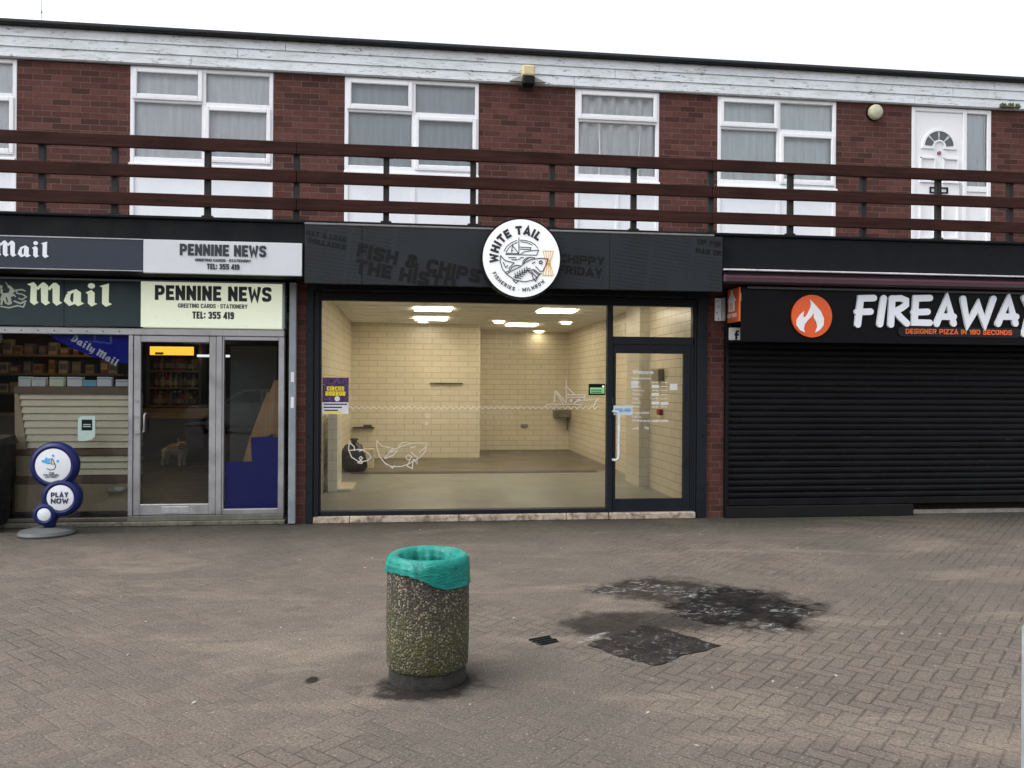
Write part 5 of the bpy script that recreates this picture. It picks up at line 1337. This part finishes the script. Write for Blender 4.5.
mb = MB(); SFi = (5.885, 850, 280)
wst = 37 / 5.885 / 81
LET = [[(48, 262), (65, 108), (142, 106)], [(45, 188), (122, 186)], [(200, 107), (178, 260)], [(242, 262), (250, 108), (243, 112), (250, 108), (300, 106), (330, 120), (328, 148), (305, 168), (262, 186), (295, 222), (336, 256)],
       [(472, 106), (390, 108), (381, 250), (470, 252)], [(378, 190), (458, 187)], [(512, 258), (572, 108), (612, 256)], [(548, 216), (612, 216)], [(667, 110), (695, 258), (756, 150), (796, 258), (846, 110)], [(874, 258), (936, 110), (976, 256)], [(908, 216), (980, 216)],
       [(1028, 104), (1066, 180)], [(1116, 104), (1066, 180), (1028, 318)]]
for i, l in enumerate(LET):
    l2 = l if i != 3 else None
    if i == 3:
        mb.stroke(zm([(242, 262), (250, 108)], *SFi, YZ - .03), wst, YZ - .032, YZ - .001); mb.stroke(zm([(246, 110), (300, 107), (330, 120), (330, 146), (305, 166), (265, 184)], *SFi, YZ - .03), wst * .95, YZ - .0324, YZ - .001); mb.stroke(zm([(270, 186), (300, 222), (336, 256)], *SFi, YZ - .03), wst, YZ - .0328, YZ - .001)
    else: mb.stroke(zm(l, *SFi, YZ - .03), wst, YZ - .03 - .0004 * (i % 3), YZ - .001)
mb.build('lettering', paint('letter_white', (.76, .79, .84), .4, var=.02), s5)
a, b_ = P(905, 327.5, YZ), P(1011, 336.2, YZ)
p0, p1 = P(898, 327, YZ), P(1016, 337.5, YZ)
MB().stroke([(p0.x + .05, (p0.z + p1.z) / 2), (p1.x - .0, (p0.z + p1.z) / 2)], .115, YZ - .012, YZ - .001).build('strapline_plate', paint('plate_black', (.007, .0075, .009), .4, spec=.3), s5)
mb = MB(); block_text(mb, 'DESIGNER PIZZA IN 180 SECONDS', a.x, b_.x, b_.z + .012, a.z - .014, YZ - .0135, .2, .14, .003)
mb.build('strapline', paint('orange_lettering', (.75, .12, .03), .4), s5)
# awning cassette
YA = YC - .09
az1, az0 = PZ(870, 273.2, YA), PZ(870, 286, YA)
ax0 = PX(724, YA, 280) 
t_ = thing('awning_cassette', 'closed maroon awning cassette with white edge above the pizza sign', 'awning', (5, YA, az0))
MB().box(ax0, XR - 1, YA, YC - .001, az0, az1 - .045, .02).build('case', paint('maroon_metal', (.04, .012, .02), .4, var=.1), t_)
MB().box(ax0, XR - 1, YA + .02, YC - .001, az1 - .044, az1 - .02, .003).build('gasket', BLACK, t_)
MB().box(ax0, XR - 1, YA - .01, YC - .001, az1 - .006, az1 + .012, .004).build('white_edge', paint('offwhite_edge', (.6, .57, .6), .5), t_)
MB().box(ax0, XR - 1, YA - .003, YA - .0005, az1 - .085, az1 - .065).build('pale_rib', paint('pink_rib', (.09, .03, .05), .4), t_)  # thin rib in a lighter pink than the case
# projecting takeaway sign
xp = PX(724.5, -.1)
t_ = thing('projecting_sign', 'orange takeaway delivery sign with white house logo projecting from the brick pier', 'sign', (xp, -.1, 2.5))
a, b_ = P(715.5, 298, -.05), P(724, 321, -.05)
MB().box(a.x, b_.x - .035, -.05, -.021, b_.z, a.z, .003).build('wall_plate', WHITE, t_)
mb = MB()
for k in range(4): mb.disc(a.x + .02 + (k % 2) * .02, a.z - .035 - k * (a.z - b_.z - .06) / 3, .008, -.054, -.049, 8)
mb.build('bolt', BLACK, t_)
zs0, zs1 = PZ(726, 324.2, -.15), PZ(726, 292, -.15)
zs0, zs1 = PZ(731, 322.6, -.3), PZ(731, 288.6, -.3)
MB().box(b_.x - .034, b_.x + .03, -.1, -.02, b_.z, a.z, .003).build('arm', paint('arm_grey', (.4, .41, .43), .5), t_)
ORG = paint('orange_sign', (.62, .12, .03), .4, var=.05)
MB().box(b_.x + .0, b_.x + .022, -.5, -.101, zs0, zs1, .004).build('sign_box', ORG, t_)
xf_ = b_.x - .001
# house + cutlery mark and words on the side that faces left
mb = MB(); TX = Matrix.Translation((xf_, 0, 0)) @ Matrix.Rotation(R(-90), 4, 'Z')      # local x -> world -y
zc_ = (zs0 + zs1) / 2
hp_ = [(.13, .13), (.24, .16), (.3, .2), (.36, .16), (.47, .13)]
def sidepoly(pts, th=.004): 
    return mb.prism([(q, zc_ + z) for q, z in pts], -th / 2, th / 2, M=TX)
sidepoly([(.2, -.07), (.2, .05), (.16, .05), (.26, .15), (.26, .18), (.31, .18), (.31, .15), (.41, .05), (.37, .05), (.37, -.07)])
me = text_mesh('JUST EAT', .03, .5); A_, B_, C_, D_ = bbox2(me)
mb.add_mesh(me, TX @ Matrix.Translation((.285, 0, zc_ - .125)) @ UPR @ Matrix.Diagonal((.31 / (B_ - A_), .06 / (D_ - C_), .004, 1)) @ Matrix.Translation((-(A_ + B_) / 2, -(C_ + D_) / 2, 0))); bpy.data.meshes.remove(me)
mb.build('logo', WHITE, t_)
mb = MB()
for q in (.265, .31): mb.prism([(q - .008, zc_ - .055), (q + .008, zc_ - .055), (q + .008, zc_ + .03), (q - .008, zc_ + .03)], -.004, .0, M=TX)
mb.build('logo_cutout', ORG, t_)
MB().prism([(b_.x + .0225, zs1 - .07), (b_.x + .07, zs1 - .115), (b_.x + .0225, zs1 - .17)], -.49, -.45).build('lamp_bracket', WHITE, t_)
# small f badge
YZ = -.162
a, b_ = P(728.6, 327.6, YZ), P(740.5, 340.2, YZ)
t_ = thing('square_badge', 'little square white badge with black letter f at the left of the pizza sign', 'sign', ((a.x + b_.x) / 2, YZ - .01, b_.z))
MB().box(a.x, b_.x, YZ - .014, YZ - .002, b_.z, a.z, .01, seg=2).build('plate', WHITE, t_)
mb = MB(); w_ = b_.x - a.x
mb.stroke([(a.x + w_ * .82, a.z - w_ * .3), (a.x + w_ * .68, a.z - w_ * .3), (a.x + w_ * .6, a.z - w_ * .42), (a.x + w_ * .6, b_.z + .004)], w_ * .17, YZ - .017, YZ - .0145, False)
mb.stroke([(a.x + w_ * .45, a.z - w_ * .56), (a.x + w_ * .82, a.z - w_ * .56)], w_ * .15, YZ - .0174, YZ - .0145, False)
mb.build('letter', BLACK, t_)

# ================================================================== OTHER SIDE OF THE PRECINCT (seen in the glass)
ob = thing('brick_building', 'dark brick building with white windows on the opposite side of the precinct', 'building', (0, -34, 0))
OB_B = brick_mat('brown_brick', (.09, .05, .04), (.13, .075, .055), (.15, .13, .12))
MB().box(-32, 30, -42, -34, 0, 6.2).build('wall', OB_B, ob)
MB().box(-32.4, 30.4, -42.4, -33.6, 6.2, 6.5, .02).build('roof', FELT, ob)
for k in range(11):
    x = -28 + k * 5.4
    w_ = MB().box(x, x + 1.8, -34.001, -33.96, 3.6, 5.0, .01).build('window', UPVC, ob); MB().box(x + .1, x + .86, -33.958, -33.95, 3.7, 4.9).box(x + .94, x + 1.7, -33.958, -33.95, 3.7, 4.9).build('pane', SHADE, w_)
    MB().box(x - .8, x + 3.6, -34.001, -33.95, .4, 2.7, .01).build('shop_window', SHADE, ob)
def parked_car(x, y, label, mat):
    t_ = thing('parked_car', label, 'car', (x, y, 0), 'cars parked across the precinct')
    mb = MB().prism([(x - 2.1, .35), (x - 2.15, .62), (x - 1.95, .86), (x - 1.0, .95), (x - .35, 1.40), (x + .9, 1.44), (x + 1.75, 1.0), (x + 2.1, .92), (x + 2.15, .4), (x + 1.8, .24), (x - 1.8, .24)], y - .82, y + .82)
    bmesh.ops.bevel(mb.bm, geom=mb.bm.edges[:], offset=.07, segments=2, affect='EDGES')
    mb.build('body', mat, t_, smooth='auto')
    for pts in ([(x - .82, .98), (x - .3, 1.34), (x + .22, 1.36), (x + .22, .98)], [(x + .3, .98), (x + .3, 1.36), (x + .86, 1.37), (x + 1.5, 1.02)]): MB().prism(pts, y + .821, y + .83).build('window', SHADE, t_)
    for xx in (x - 1.3, x + 1.3):
        w_ = MB().disc(xx, .31, .31, y + .66, y + .85, 24).build('wheel', BLACK, t_); MB().disc(xx, .31, .19, y + .851, y + .858, 20).build('rim', STEEL, w_)
        MB().disc(xx, .31, .31, y - .85, y - .66, 24).build('wheel', BLACK, t_)
parked_car(-5.0, -17.5, 'silver hatchback parked across the precinct, mirrored in the shop glass', paint('silver_paint', (.45, .46, .48), .3, .3, var=.03))
parked_car(1.2, -18.2, 'white hatchback parked across the precinct between two other cars', paint('white_car_paint', (.75, .76, .77), .25, var=.02))
parked_car(7.4, -17.8, 'dark red hatchback parked across the precinct on the right', paint('red_car_paint', (.15, .02, .02), .25, var=.04))
# ================================================================== RAILING AND LAMPS
YR_ = YC + .02
rl = thing('balcony_railing', 'dark red-brown timber railing of three boards along the balcony', 'railing', (0, YR_, zc1))
for (t0, t1) in ((150.6, 162.6), (178.3, 190.1), (205, 216.8)):
    z1_, z0_ = PZ(512, t0, YR_ - .05), PZ(512, t1, YR_ - .05)
    cuts = [XL] + [PX(v, YR_) for v in (296, 710)] + [XR]
    for i in range(3): MB().box(cuts[i] + .002, cuts[i + 1] - .002, YR_ - .05, YR_ - .008, z0_, z1_, .006).build('rail', TIMBER, rl)
ztp = PZ(512, 160, YR_)
pp = [-40, 40, 113, 206, 295, 385, 472, 551, 633, 710, 790, 863, 938, 1010, 1080]
first = None
for px in pp:
    x = PX(px, YR_)
    if first is None:
        mb = MB().box(x - .032, x + .032, YR_ - .006, YR_ + .05, zc1 + .004, ztp, .004).box(x - .06, x + .06, YR_ - .006, YR_ + .06, zc1 + .004, zc1 + .03, .008).box(x - .07, x + .07, YR_ - .006, YR_ + .055, ztp - .03, ztp, .004)
        first = mb.build('post', paint('post_black', (.009, .008, .008), .7, var=.2), rl); fx_ = x
    else:
        c_ = first.copy(); C.objects.link(c_); c_.parent = rl; c_.location = (x - fx_, 0, 0)
# square lamp on the fascia
yb_ = YU - .1
a, b_ = P(523, 64.5, yb_ - .12), P(535.2, 84.2, yb_ - .12); zmid = PZ(529, 75.7, yb_ - .12)
t_ = thing('bulkhead_lamp', 'square cream bulkhead lamp with black base on the white fascia', 'wall lamp', ((a.x + b_.x) / 2, yb_, b_.z))
MB().box(a.x - .008, b_.x, yb_ - .14, yb_ + .02, zmid, a.z, .025, seg=3).build('lens', paint('yellowed_lens', (.55, .47, .27), .45, var=.1, scale=10), t_)
MB().box(a.x + .005, b_.x - .005, yb_ - .13, yb_ + .02, b_.z, zmid - .001, .012).build('base', BLACK, t_)
a0 = P(510, 85.5, YU - .13); a1 = P(546, 87, YU - .13)
MB().prism([(a0.x, z_top + .004), (a1.x, z_top + .004), (a1.x - .16, z_top + .075), (a0.x + .14, z_top + .075)], YU - .115, YU - .07).build('mounting_board', paint('weathered_board', (.32, .3, .29), .8, var=.2), t_)
c_ = P(877.5, 110.8, YU - .1); r_ = 7.2 * .0143
t_ = thing('round_lamp', 'round cream bulkhead lamp on the brick wall beside the front door', 'wall lamp', (c_.x, YU, c_.z))
mb = MB(); prof = [(0, -.1), (r_ * .8, -.095), (r_ * .97, -.075), (r_, -.05), (r_, 0), (0, 0)]
rings = []
for r__, y_ in prof:
    rings.append([mb.bm.verts.new((c_.x + r__ * math.cos(2 * math.pi * k / 32), YU + y_, c_.z + r__ * math.sin(2 * math.pi * k / 32))) for k in range(32)] if r__ else None)
for i in range(1, 4):
    for k in range(32): mb.bm.faces.new((rings[i][k], rings[i][(k + 1) % 32], rings[i + 1][(k + 1) % 32], rings[i + 1][k]))
mb.bm.faces.new(rings[1])
mb.build('lens', paint('cream_lens', (.46, .45, .32), .5, var=.1, scale=12), t_, smooth=True)
MB().disc(c_.x, c_.z, r_ * 1.1, YU - .03, YU - .001, 32).build('base', BLACK, t_)
# weed tuft in the gutter over the door, aerial and weeds above the roof
tw = MB()
for k in range(36):
    x = PX(random.uniform(1000, 1019), YU - .13); z = z_top + random.uniform(-.015, .01); h = random.uniform(.015, .055)
    tw.stroke([(x, z), (x + random.uniform(-.03, .03), z + h)], .006, YU - .11 - random.uniform(0, .03), YU - .09)
tw.stroke([(PX(1000, YU - .13), z_top + .0), (PX(1019, YU - .13), z_top + .0)], .012, YU - .14, YU - .09)
tag(tw.build('weed_tuft', paint('moss_green', (.09, .1, .055), .9), loc=(PX(1010, YU), YU - .13, z_top)), 'small green weed tuft growing at the gutter over the front door', 'weed')
ax = P(43, 18, 2.5)
t_ = thing('aerial', 'thin bent aerial rod standing on the roof edge at upper left', 'aerial', (ax.x, 2.5, zr2))
MB().tube([(ax.x + .02, 2.5, zr2 - .01), (ax.x - .02, 2.5, PZ(42, 12, 2.5)), (ax.x - .02, 2.5, PZ(41, -8, 2.5))], [.010, .006, .003], 6).build('rod', GALV, t_)
MB().sphere((ax.x - .02, 2.5, PZ(42, 12, 2.5)), .016, seg=8).build('joint', GALV, t_)

# ================================================================== STREET THINGS
# litter bin
bc = G(427.5, 677); bx, by = bc.x, bc.y
RB = .222; HB = .665
def agg_mat():
    m, nt, b = new_mat('exposed_aggregate'); t = NT(nt); o = t.obj(); s = t.sep(o)
    vo = t.n('ShaderNodeTexVoronoi'); t.put(vo.inputs['Vector'], o); vo.inputs['Scale'].default_value = 85; vo.inputs['Randomness'].default_value = 1
    cs = t.sep(vo.outputs['Color'])
    rp = t.n('ShaderNodeValToRGB'); t.put(rp.inputs[0], cs[0]); e = rp.color_ramp.elements
    e[0].color = (.03, .027, .02, 1); e[1].color = (.34, .285, .2, 1)
    for p, c_ in ((.3, (.065, .055, .04, 1)), (.55, (.12, .098, .068, 1)), (.85, (.22, .18, .125, 1))): k = e.new(p); k.color = c_
    stone = t.ss(vo.outputs['Distance'], .35, .7, 1, 0)
    c = t.mix(stone, (.03, .028, .022), rp.outputs[0])
    n1 = t.noise(o, 4, 5, .65, .3); n2 = t.noise(o, 30, 4, .7); n3 = t.noise(t.scl(o, (1, 1, .35)), 7, 5, .7)
    dark = t.m('MULTIPLY', t.ss(n3, .46, .62), t.ss(s[2], .3, .42))
    c = t.mix(t.m('MULTIPLY', dark, .6), c, (.018, .017, .016))
    moss = t.m('MULTIPLY', t.ss(t.m('ADD', s[2], t.m('MULTIPLY', n1, -.25)), .1, .42, 1, 0), t.ss(n2, .3, .6))
    c = t.mix(t.m('MULTIPLY', t.m('MULTIPLY', moss, t.ss(cs[0], .55, .85, .8, .2)), 1.0), c, (.075, .078, .018))
    c = t.mix(t.m('MULTIPLY', t.ss(n1, .55, .7), .5), c, (.03, .03, .018))
    t.put(b.inputs['Base Color'], c); b.inputs['Roughness'].default_value = .85
    t.put(b.inputs['Normal'], t.bump(t.m('ADD', stone, t.m('MULTIPLY', n2, .3)), 1.0, .006)); return m
bn = thing('litter_bin', 'round exposed-aggregate concrete litter bin, mossy at the bottom', 'litter bin', (bx, by, 0))
mb = MB().lathe([(RB - .012, .075), (RB, .095), (RB + .004, .3), (RB, .6), (RB - .004, HB - .015), (RB - .02, HB), (RB - .055, HB), (RB - .06, HB - .02), (RB - .06, .2), (0, .19)], bx, by, 72)
for v in mb.bm.verts: v.co += Vector((random.uniform(-1, 1), random.uniform(-1, 1), random.uniform(-1, 1))) * .0012
mb.build('drum', agg_mat(), bn, smooth=True)
def base_mat():
    m, nt, b = new_mat('bin_base_concrete'); t = NT(nt); o = t.obj()
    n1 = t.noise(o, 14, 5, .7); n2 = t.noise(o, 90, 3, .7)
    c = t.mix(t.ss(n1, .4, .65), (.014, .013, .011), (.035, .032, .026)); c = t.mix(t.m('MULTIPLY', t.ss(n2, .55, .7), .4), c, (.08, .072, .058))
    t.put(b.inputs['Base Color'], c); b.inputs['Roughness'].default_value = .9; t.put(b.inputs['Normal'], t.bump(n2, .8, .006)); return m
MB().lathe([(RB - .012, 0), (RB - .01, .01), (RB - .014, .076)], bx, by, 64).build('base', base_mat(), bn, smooth='auto')
# liner
def liner_mat():
    m, nt, b = new_mat('teal_polythene'); t = NT(nt); o = t.obj()
    n1 = t.noise(t.scl(o, (1, 1, .6)), 11, 5, .7, 1.0); n2 = t.noise(t.scl(o, (3, 3, 14)), 4, 4, .6, .8)
    c = t.mix(t.ss(n1, .35, .65), (.0, .135, .112), (.002, .205, .168)); t.put(b.inputs['Base Color'], c)
    b.inputs['Roughness'].default_value = .38; b.inputs['Specular IOR Level'].default_value = .3; b.inputs['Subsurface Weight'].default_value = 0.0
    t.put(b.inputs['Normal'], t.bump(t.m('ADD', t.m('MULTIPLY', n1, .8), t.m('ADD', n2, t.m('MULTIPLY', t.noise(t.scl(o, (1, 1, 2.4)), 24, 3, .6, 1.5), .4))), .6, .013)); return m
camdir = math.atan2(CAM.y - by, CAM.x - bx)
mb = MB(); N_ = 120
def lowz(a):
    d = ((a - camdir + math.pi) % (2 * math.pi)) - math.pi     # 0 faces the camera, + = to the right
    base_ = HB - .105 - .042 * math.tanh(2.6 * math.sin(d - .1)) - .006 * math.sin(d * 4 + 1) - .0015 * math.sin(d * 17)
    return base_
prof = []
R0 = RB + .002
def ring_pts(a, j):
    w = .003 * math.sin(a * 6 + 2 * math.sin(a * 2)) + .0016 * math.sin(a * 27 + 3 * math.sin(a * 4))
    w = max(w, -.0006); lz = lowz(a); top = HB + .012
    seq = [(R0 + .006 + w * 1.6, lz), (R0 + .003 + w, lz * .66 + top * .34), (R0 + .002 + w * .6, lz * .3 + top * .7), (R0 + .001, top - .03), (R0 - .008, top - .008), (R0 - .028, top + .003), (R0 - .05, top - .002), (R0 - .068, top - .02)]
    fold = .02 * math.sin(a * 7 + .6 * math.sin(a * 3)) + .012 * math.sin(a * 19 + 1)
    seq += [(R0 - .078 + fold * .5, top - .07), (R0 - .085 + fold, top - .16), (R0 - .09 + fold * 1.4, top - .3), (R0 - .11 + fold * 1.2, top - .42), (.04, top - .45)]
    return seq
cols_ = []
for k in range(N_):
    a = 2 * math.pi * k / N_
    cols_.append([mb.bm.verts.new((bx + r__ * math.cos(a), by + r__ * math.sin(a), z)) for r__, z in ring_pts(a, 0)])
for k in range(N_):
    A, B = cols_[k], cols_[(k + 1) % N_]
    for j in range(len(A) - 1): mb.bm.faces.new((A[j], B[j], B[j + 1], A[j + 1]))
mb.bm.faces.new([c_[-1] for c_ in cols_])
ln_ = mb.build('bin_liner', liner_mat(), smooth=True, loc=(bx, by, HB)); tag(ln_, 'teal plastic bag liner folded over the rim of the concrete bin', 'bin liner')

# lottery sign stand
YLt = -.62
def lp(px, py): q = P(px, py, YLt); return q.x, q.z
kpx = (FPX / (P(55, 470, YLt) - CAM).dot(cam_m.to_3x3() @ Vector((0, 0, -1))))
gb = G(47, 534.5); YLt = gb.y; kpx = (FPX / (P(55, 470, YLt) - CAM).dot(cam_m.to_3x3() @ Vector((0, 0, -1))))
lt_ = thing('pavement_sign', 'blue three-disc lottery pavement sign on a round grey foot', 'sign', (gb.x, YLt, 0))
BLUE = paint('navy_plastic', (.005, .010, .085), .4, var=.06, spec=.3)
WF = paint('white_face', (.72, .74, .78), .4, var=.03)
def torus_disc(px, py, r, ri, blue_y):
    cx, cz = lp(px, py); Ro = r / kpx; Ri = ri / kpx
    def ring(prof):
        mb = MB(); rg = [[mb.bm.verts.new((cx + q * math.cos(2 * math.pi * k / 48), YLt + y, cz + q * math.sin(2 * math.pi * k / 48))) for k in range(48)] for q, y in prof]
        for i in range(len(rg) - 1):
            for k in range(48): mb.bm.faces.new((rg[i][k], rg[i][(k + 1) % 48], rg[i + 1][(k + 1) % 48], rg[i + 1][k]))
        mb.bm.faces.new(rg[0]); mb.bm.faces.new(rg[-1][::-1]); return mb
    o = ring([(Ri, -.05 + blue_y), (Ri + (Ro - Ri) * .3, -.062 + blue_y), (Ro * .93, -.05 + blue_y), (Ro, -.02 + blue_y), (Ro, .02), (Ro * .93, .05), (Ri, .055)]).build('disc', BLUE, lt_, smooth='auto')
    ring([(Ri * .9, -.058 + blue_y), (Ri * .985, -.055 + blue_y), (Ri * .985, -.0505 + blue_y)]).build('face', WF, o, smooth='auto')
    return cx, cz, o
c1 = torus_disc(55.3, 465, 23.2, 17, 0.0); c2 = torus_disc(62.8, 497, 18.8, 12.8, -.008); c3 = torus_disc(47, 513.6, 11.4, 6.4, -.016)
mb = MB()
k1 = 1 / kpx / 5.12
def l1(pts): return [(c1[0] + (a - 178) * k1, c1[1] - (b_ - 333) * k1) for a, b_ in pts]
YF1 = YLt - .0595
mb.stroke(l1([(150, 348), (165, 355), (185, 352), (192, 335), (185, 320), (178, 300), (172, 298), (172, 318), (160, 322), (142, 318)]), 3.2 * k1, YF1 - .001, YF1 + .001)
mb.stroke(l1([(170, 325), (190, 325)]), 3 * k1, YF1 - .0014, YF1 + .001)
for s_, z_, w_, hh_ in (('THE', 370, 24, 7), ('NATIONAL', 380, 76, 9), ('LOTTERY', 391, 62, 8)):
    q = l1([(172, z_)])[0]; block_text(mb, s_, q[0] - w_ * k1 / 2, q[0] + w_ * k1 / 2, q[1] - hh_ * k1 / 2, q[1] + hh_ * k1 / 2, YF1 - .001, .22, .12, .001)
mb.build('lettering', paint('lottery_ink', (.015, .02, .06), .5), c1[2])
mb = MB(); mb.prism(l1([(122, 306), (138, 303), (146, 288), (152, 296), (168, 296), (162, 312), (152, 326), (144, 316), (128, 318)]), YF1 - .0018, YF1 - .0006)
mb.prism(l1([(172, 280), (180, 275), (186, 282), (178, 291)]), YF1 - .0018, YF1 - .0006); mb.prism(l1([(196, 306), (206, 303), (208, 314), (198, 318)]), YF1 - .0018, YF1 - .0006)
mb.build('star_mark', paint('sky_blue_ink', (.05, .38, .75), .5), c1[2])
mb = MB(); k2 = 1 / kpx; YF2 = YLt - .0675
block_text(mb, 'PLAY', c2[0] - 8.6 * k2, c2[0] + 7.8 * k2, c2[1] + .6 * k2, c2[1] + 5.6 * k2, YF2 - .001, .24, .12, .001); mb.build('lettering', MATS['lottery_ink'], c2[2]); mb = MB(); block_text(mb, 'NOW', c2[0] - 8.6 * k2, c2[0] + 8 * k2, c2[1] - 5.6 * k2, c2[1] - .5 * k2, YF2 - .001, .24, .12, .001)
mb.build('lettering', MATS['lottery_ink'], c2[2])
MB().tube([(c3[0] + .02, YLt + .02, c3[1] - .08), (gb.x + .02, YLt + .01, .06)], [.07, .05], 14).build('stem', BLUE, lt_, smooth=True)
MB().lathe([(0, .0), (.265, 0), (.275, .02), (.255, .05), (.14, .075), (.0, .08)], gb.x, YLt, 40).build('foot', paint('grey_rubber', (.075, .08, .085), .6, var=.15), lt_, smooth='auto')

# black wheeled bin at the left edge
q0 = G(6, 534); xw1 = P(16, 480, q0.y + .5).x
t_ = thing('wheelie_bin', 'scuffed black wheeled bin at the far left in front of the newsagent window', 'wheelie bin', (xw1 - .3, q0.y, 0))
BB = paint('scuffed_black', (.007, .007, .0075), .5, var=.35, scale=7, bump=.004, dirt=(.025, .025, .024), dirt_amt=.15, spec=.3)
ztb = P(16, 447, q0.y).z
mb = MB(); ya, yb2 = q0.y - .02, q0.y + .5
pr_ = [((xw1 - .56, xw1 - .02), (ya + .05, yb2 - .04), .06), ((xw1 - .6, xw1), (ya, yb2), ztb)]
vv = []
for (xa_, xb_), (y0_, y1_), z in pr_: vv.append([mb.bm.verts.new(p) for p in ((xa_, y0_, z), (xb_, y0_, z), (xb_, y1_, z), (xa_, y1_, z))])
mb.bm.faces.new(vv[0][::-1]); mb.bm.faces.new(vv[1])
for i in range(4): mb.bm.faces.new((vv[0][i], vv[0][(i + 1) % 4], vv[1][(i + 1) % 4], vv[1][i]))
for zz in (.3, .5, .7): mb.box(xw1 - .55, xw1 - .05, ya + .035 - zz * .05, ya + .02, zz, zz + .02, .004)
mb.build('body', BB, t_)
mb = MB(); v = [mb.bm.verts.new(p) for p in ((xw1 - .63, ya - .03, ztb + .005), (xw1 + .015, ya - .03, ztb + .005), (xw1 + .015, yb2 + .02, ztb + .005), (xw1 - .63, yb2 + .02, ztb + .005), (xw1 - .6, ya - .0, ztb + .05), (xw1 - .01, ya - .0, ztb + .05), (xw1 - .01, yb2, ztb + .1), (xw1 - .6, yb2, ztb + .1))]
for f in ((3, 2, 1, 0), (4, 5, 6, 7), (0, 1, 5, 4), (1, 2, 6, 5), (2, 3, 7, 6), (3, 0, 4, 7)): mb.bm.faces.new([v[i] for i in f])
mb.build('lid', BB, t_)
for xx in (xw1 - .08, xw1 - .52):
    mb = MB(); M_ = Matrix.Translation((xx, ya + .1, .075)) @ Matrix.Rotation(R(90), 4, 'Y')
    mb.lathe([(0, -.025), (.075, -.025), (.075, .025), (0, .025)], 0, 0, 20); bmesh.ops.transform(mb.bm, matrix=M_, verts=mb.bm.verts[:]); mb.build('wheel', BLACK, t_)

# steel post at the right edge
d_ = ray(1026.5, 640); fwd = cam_m.to_3x3() @ Vector((0, 0, -1)); q = CAM + d_ * (2.05 / d_.dot(fwd))
xp, yp_ = q.x + .02, q.y; zt_ = (CAM + ray(1022, 627) * (2.05)).z
t_ = thing('steel_post', 'grey galvanised steel post cut off by the right edge of the photo', 'post', (xp, yp_, 0))
MB().lathe([(.045, 0), (.045, zt_ - .01), (.04, zt_ - .002), (.03, zt_), (0, zt_)], xp - .02 + .045 - .0, yp_, 28).build('tube', paint('post_zinc', (.33, .37, .40), .45, .5, var=.12, scale=9), t_, smooth='auto')
MB().lathe([(.09, 0), (.09, .008), (.046, .012)], xp + .025, yp_, 28).build('base_plate', GALV, t_)

# drain grate beside the tarmac patch
c_ = G(544, 641); ang = math.atan2(G(588, 633).y - G(545, 642).y, G(588, 633).x - G(545, 642).x)
t_ = thing('drain_grate', 'small black slotted drain grate set in the paving left of the dark patch', 'drain grate', (c_.x, c_.y, 0))
mb = MB(); Mr = Matrix.Translation((c_.x, c_.y, 0)) @ Matrix.Rotation(R(24), 4, 'Z') @ Matrix.Scale(.72, 4)
MB().box(-.105, .105, -.09, .085, .0008, .003, M=Mr).build('pit', paint('pit_black', (.02, .018, .016), .95), t_)
for k in range(4): mb.box(-.1 + random.uniform(-.012, .012), .1 + random.uniform(-.012, .012), -.09 + k * .05, -.068 + k * .05, .003, .014, .004, M=Mr)
mb.build('bars', paint('cast_iron', (.008, .0078, .0075), .8, var=.3, scale=20, spec=.1), t_)

# pale scraps of litter
SCR = paint('scrap_paper', (.3, .285, .26), .8, var=.1)
spots = [(121, 597), (48, 587), (190, 551), (194, 703), (300, 560), (281, 628), (128, 655), (240, 612), (146, 622), (300, 640), (561, 548), (700, 534), (797, 548), (820, 554), (902, 634), (712, 688), (797, 688), (697, 746), (648, 713), (773, 682), (836, 676), (940, 634), (514, 618), (500, 563), (880, 537), (1018, 546), (470, 705), (365, 568), (372, 558), (420, 530)]
proto = None
for px, py in spots:
    q = G(px, py)
    if proto is None:
        mb = MB(); n_ = 7
        mb.plan([(.014 * (1 + .4 * math.sin(k * 2.1)) * math.cos(2 * math.pi * k / n_), .010 * (1 + .3 * math.cos(k * 3.3)) * math.sin(2 * math.pi * k / n_)) for k in range(n_)], .001, .005)
        proto = mb.build('paper_scrap', SCR, loc=(0, 0, 0)); o = proto
    else: o = proto.copy(); C.objects.link(o)
    s_ = random.uniform(.45, 1.0); o.location = (q.x, q.y, 0); o.rotation_euler = (0, 0, random.uniform(0, 6.28)); o.scale = (s_, s_ * random.uniform(.6, 1), 1)
    tag(o, 'tiny pale scrap of litter lying flat on the paving', 'litter', 'tiny pale scraps on the paving')
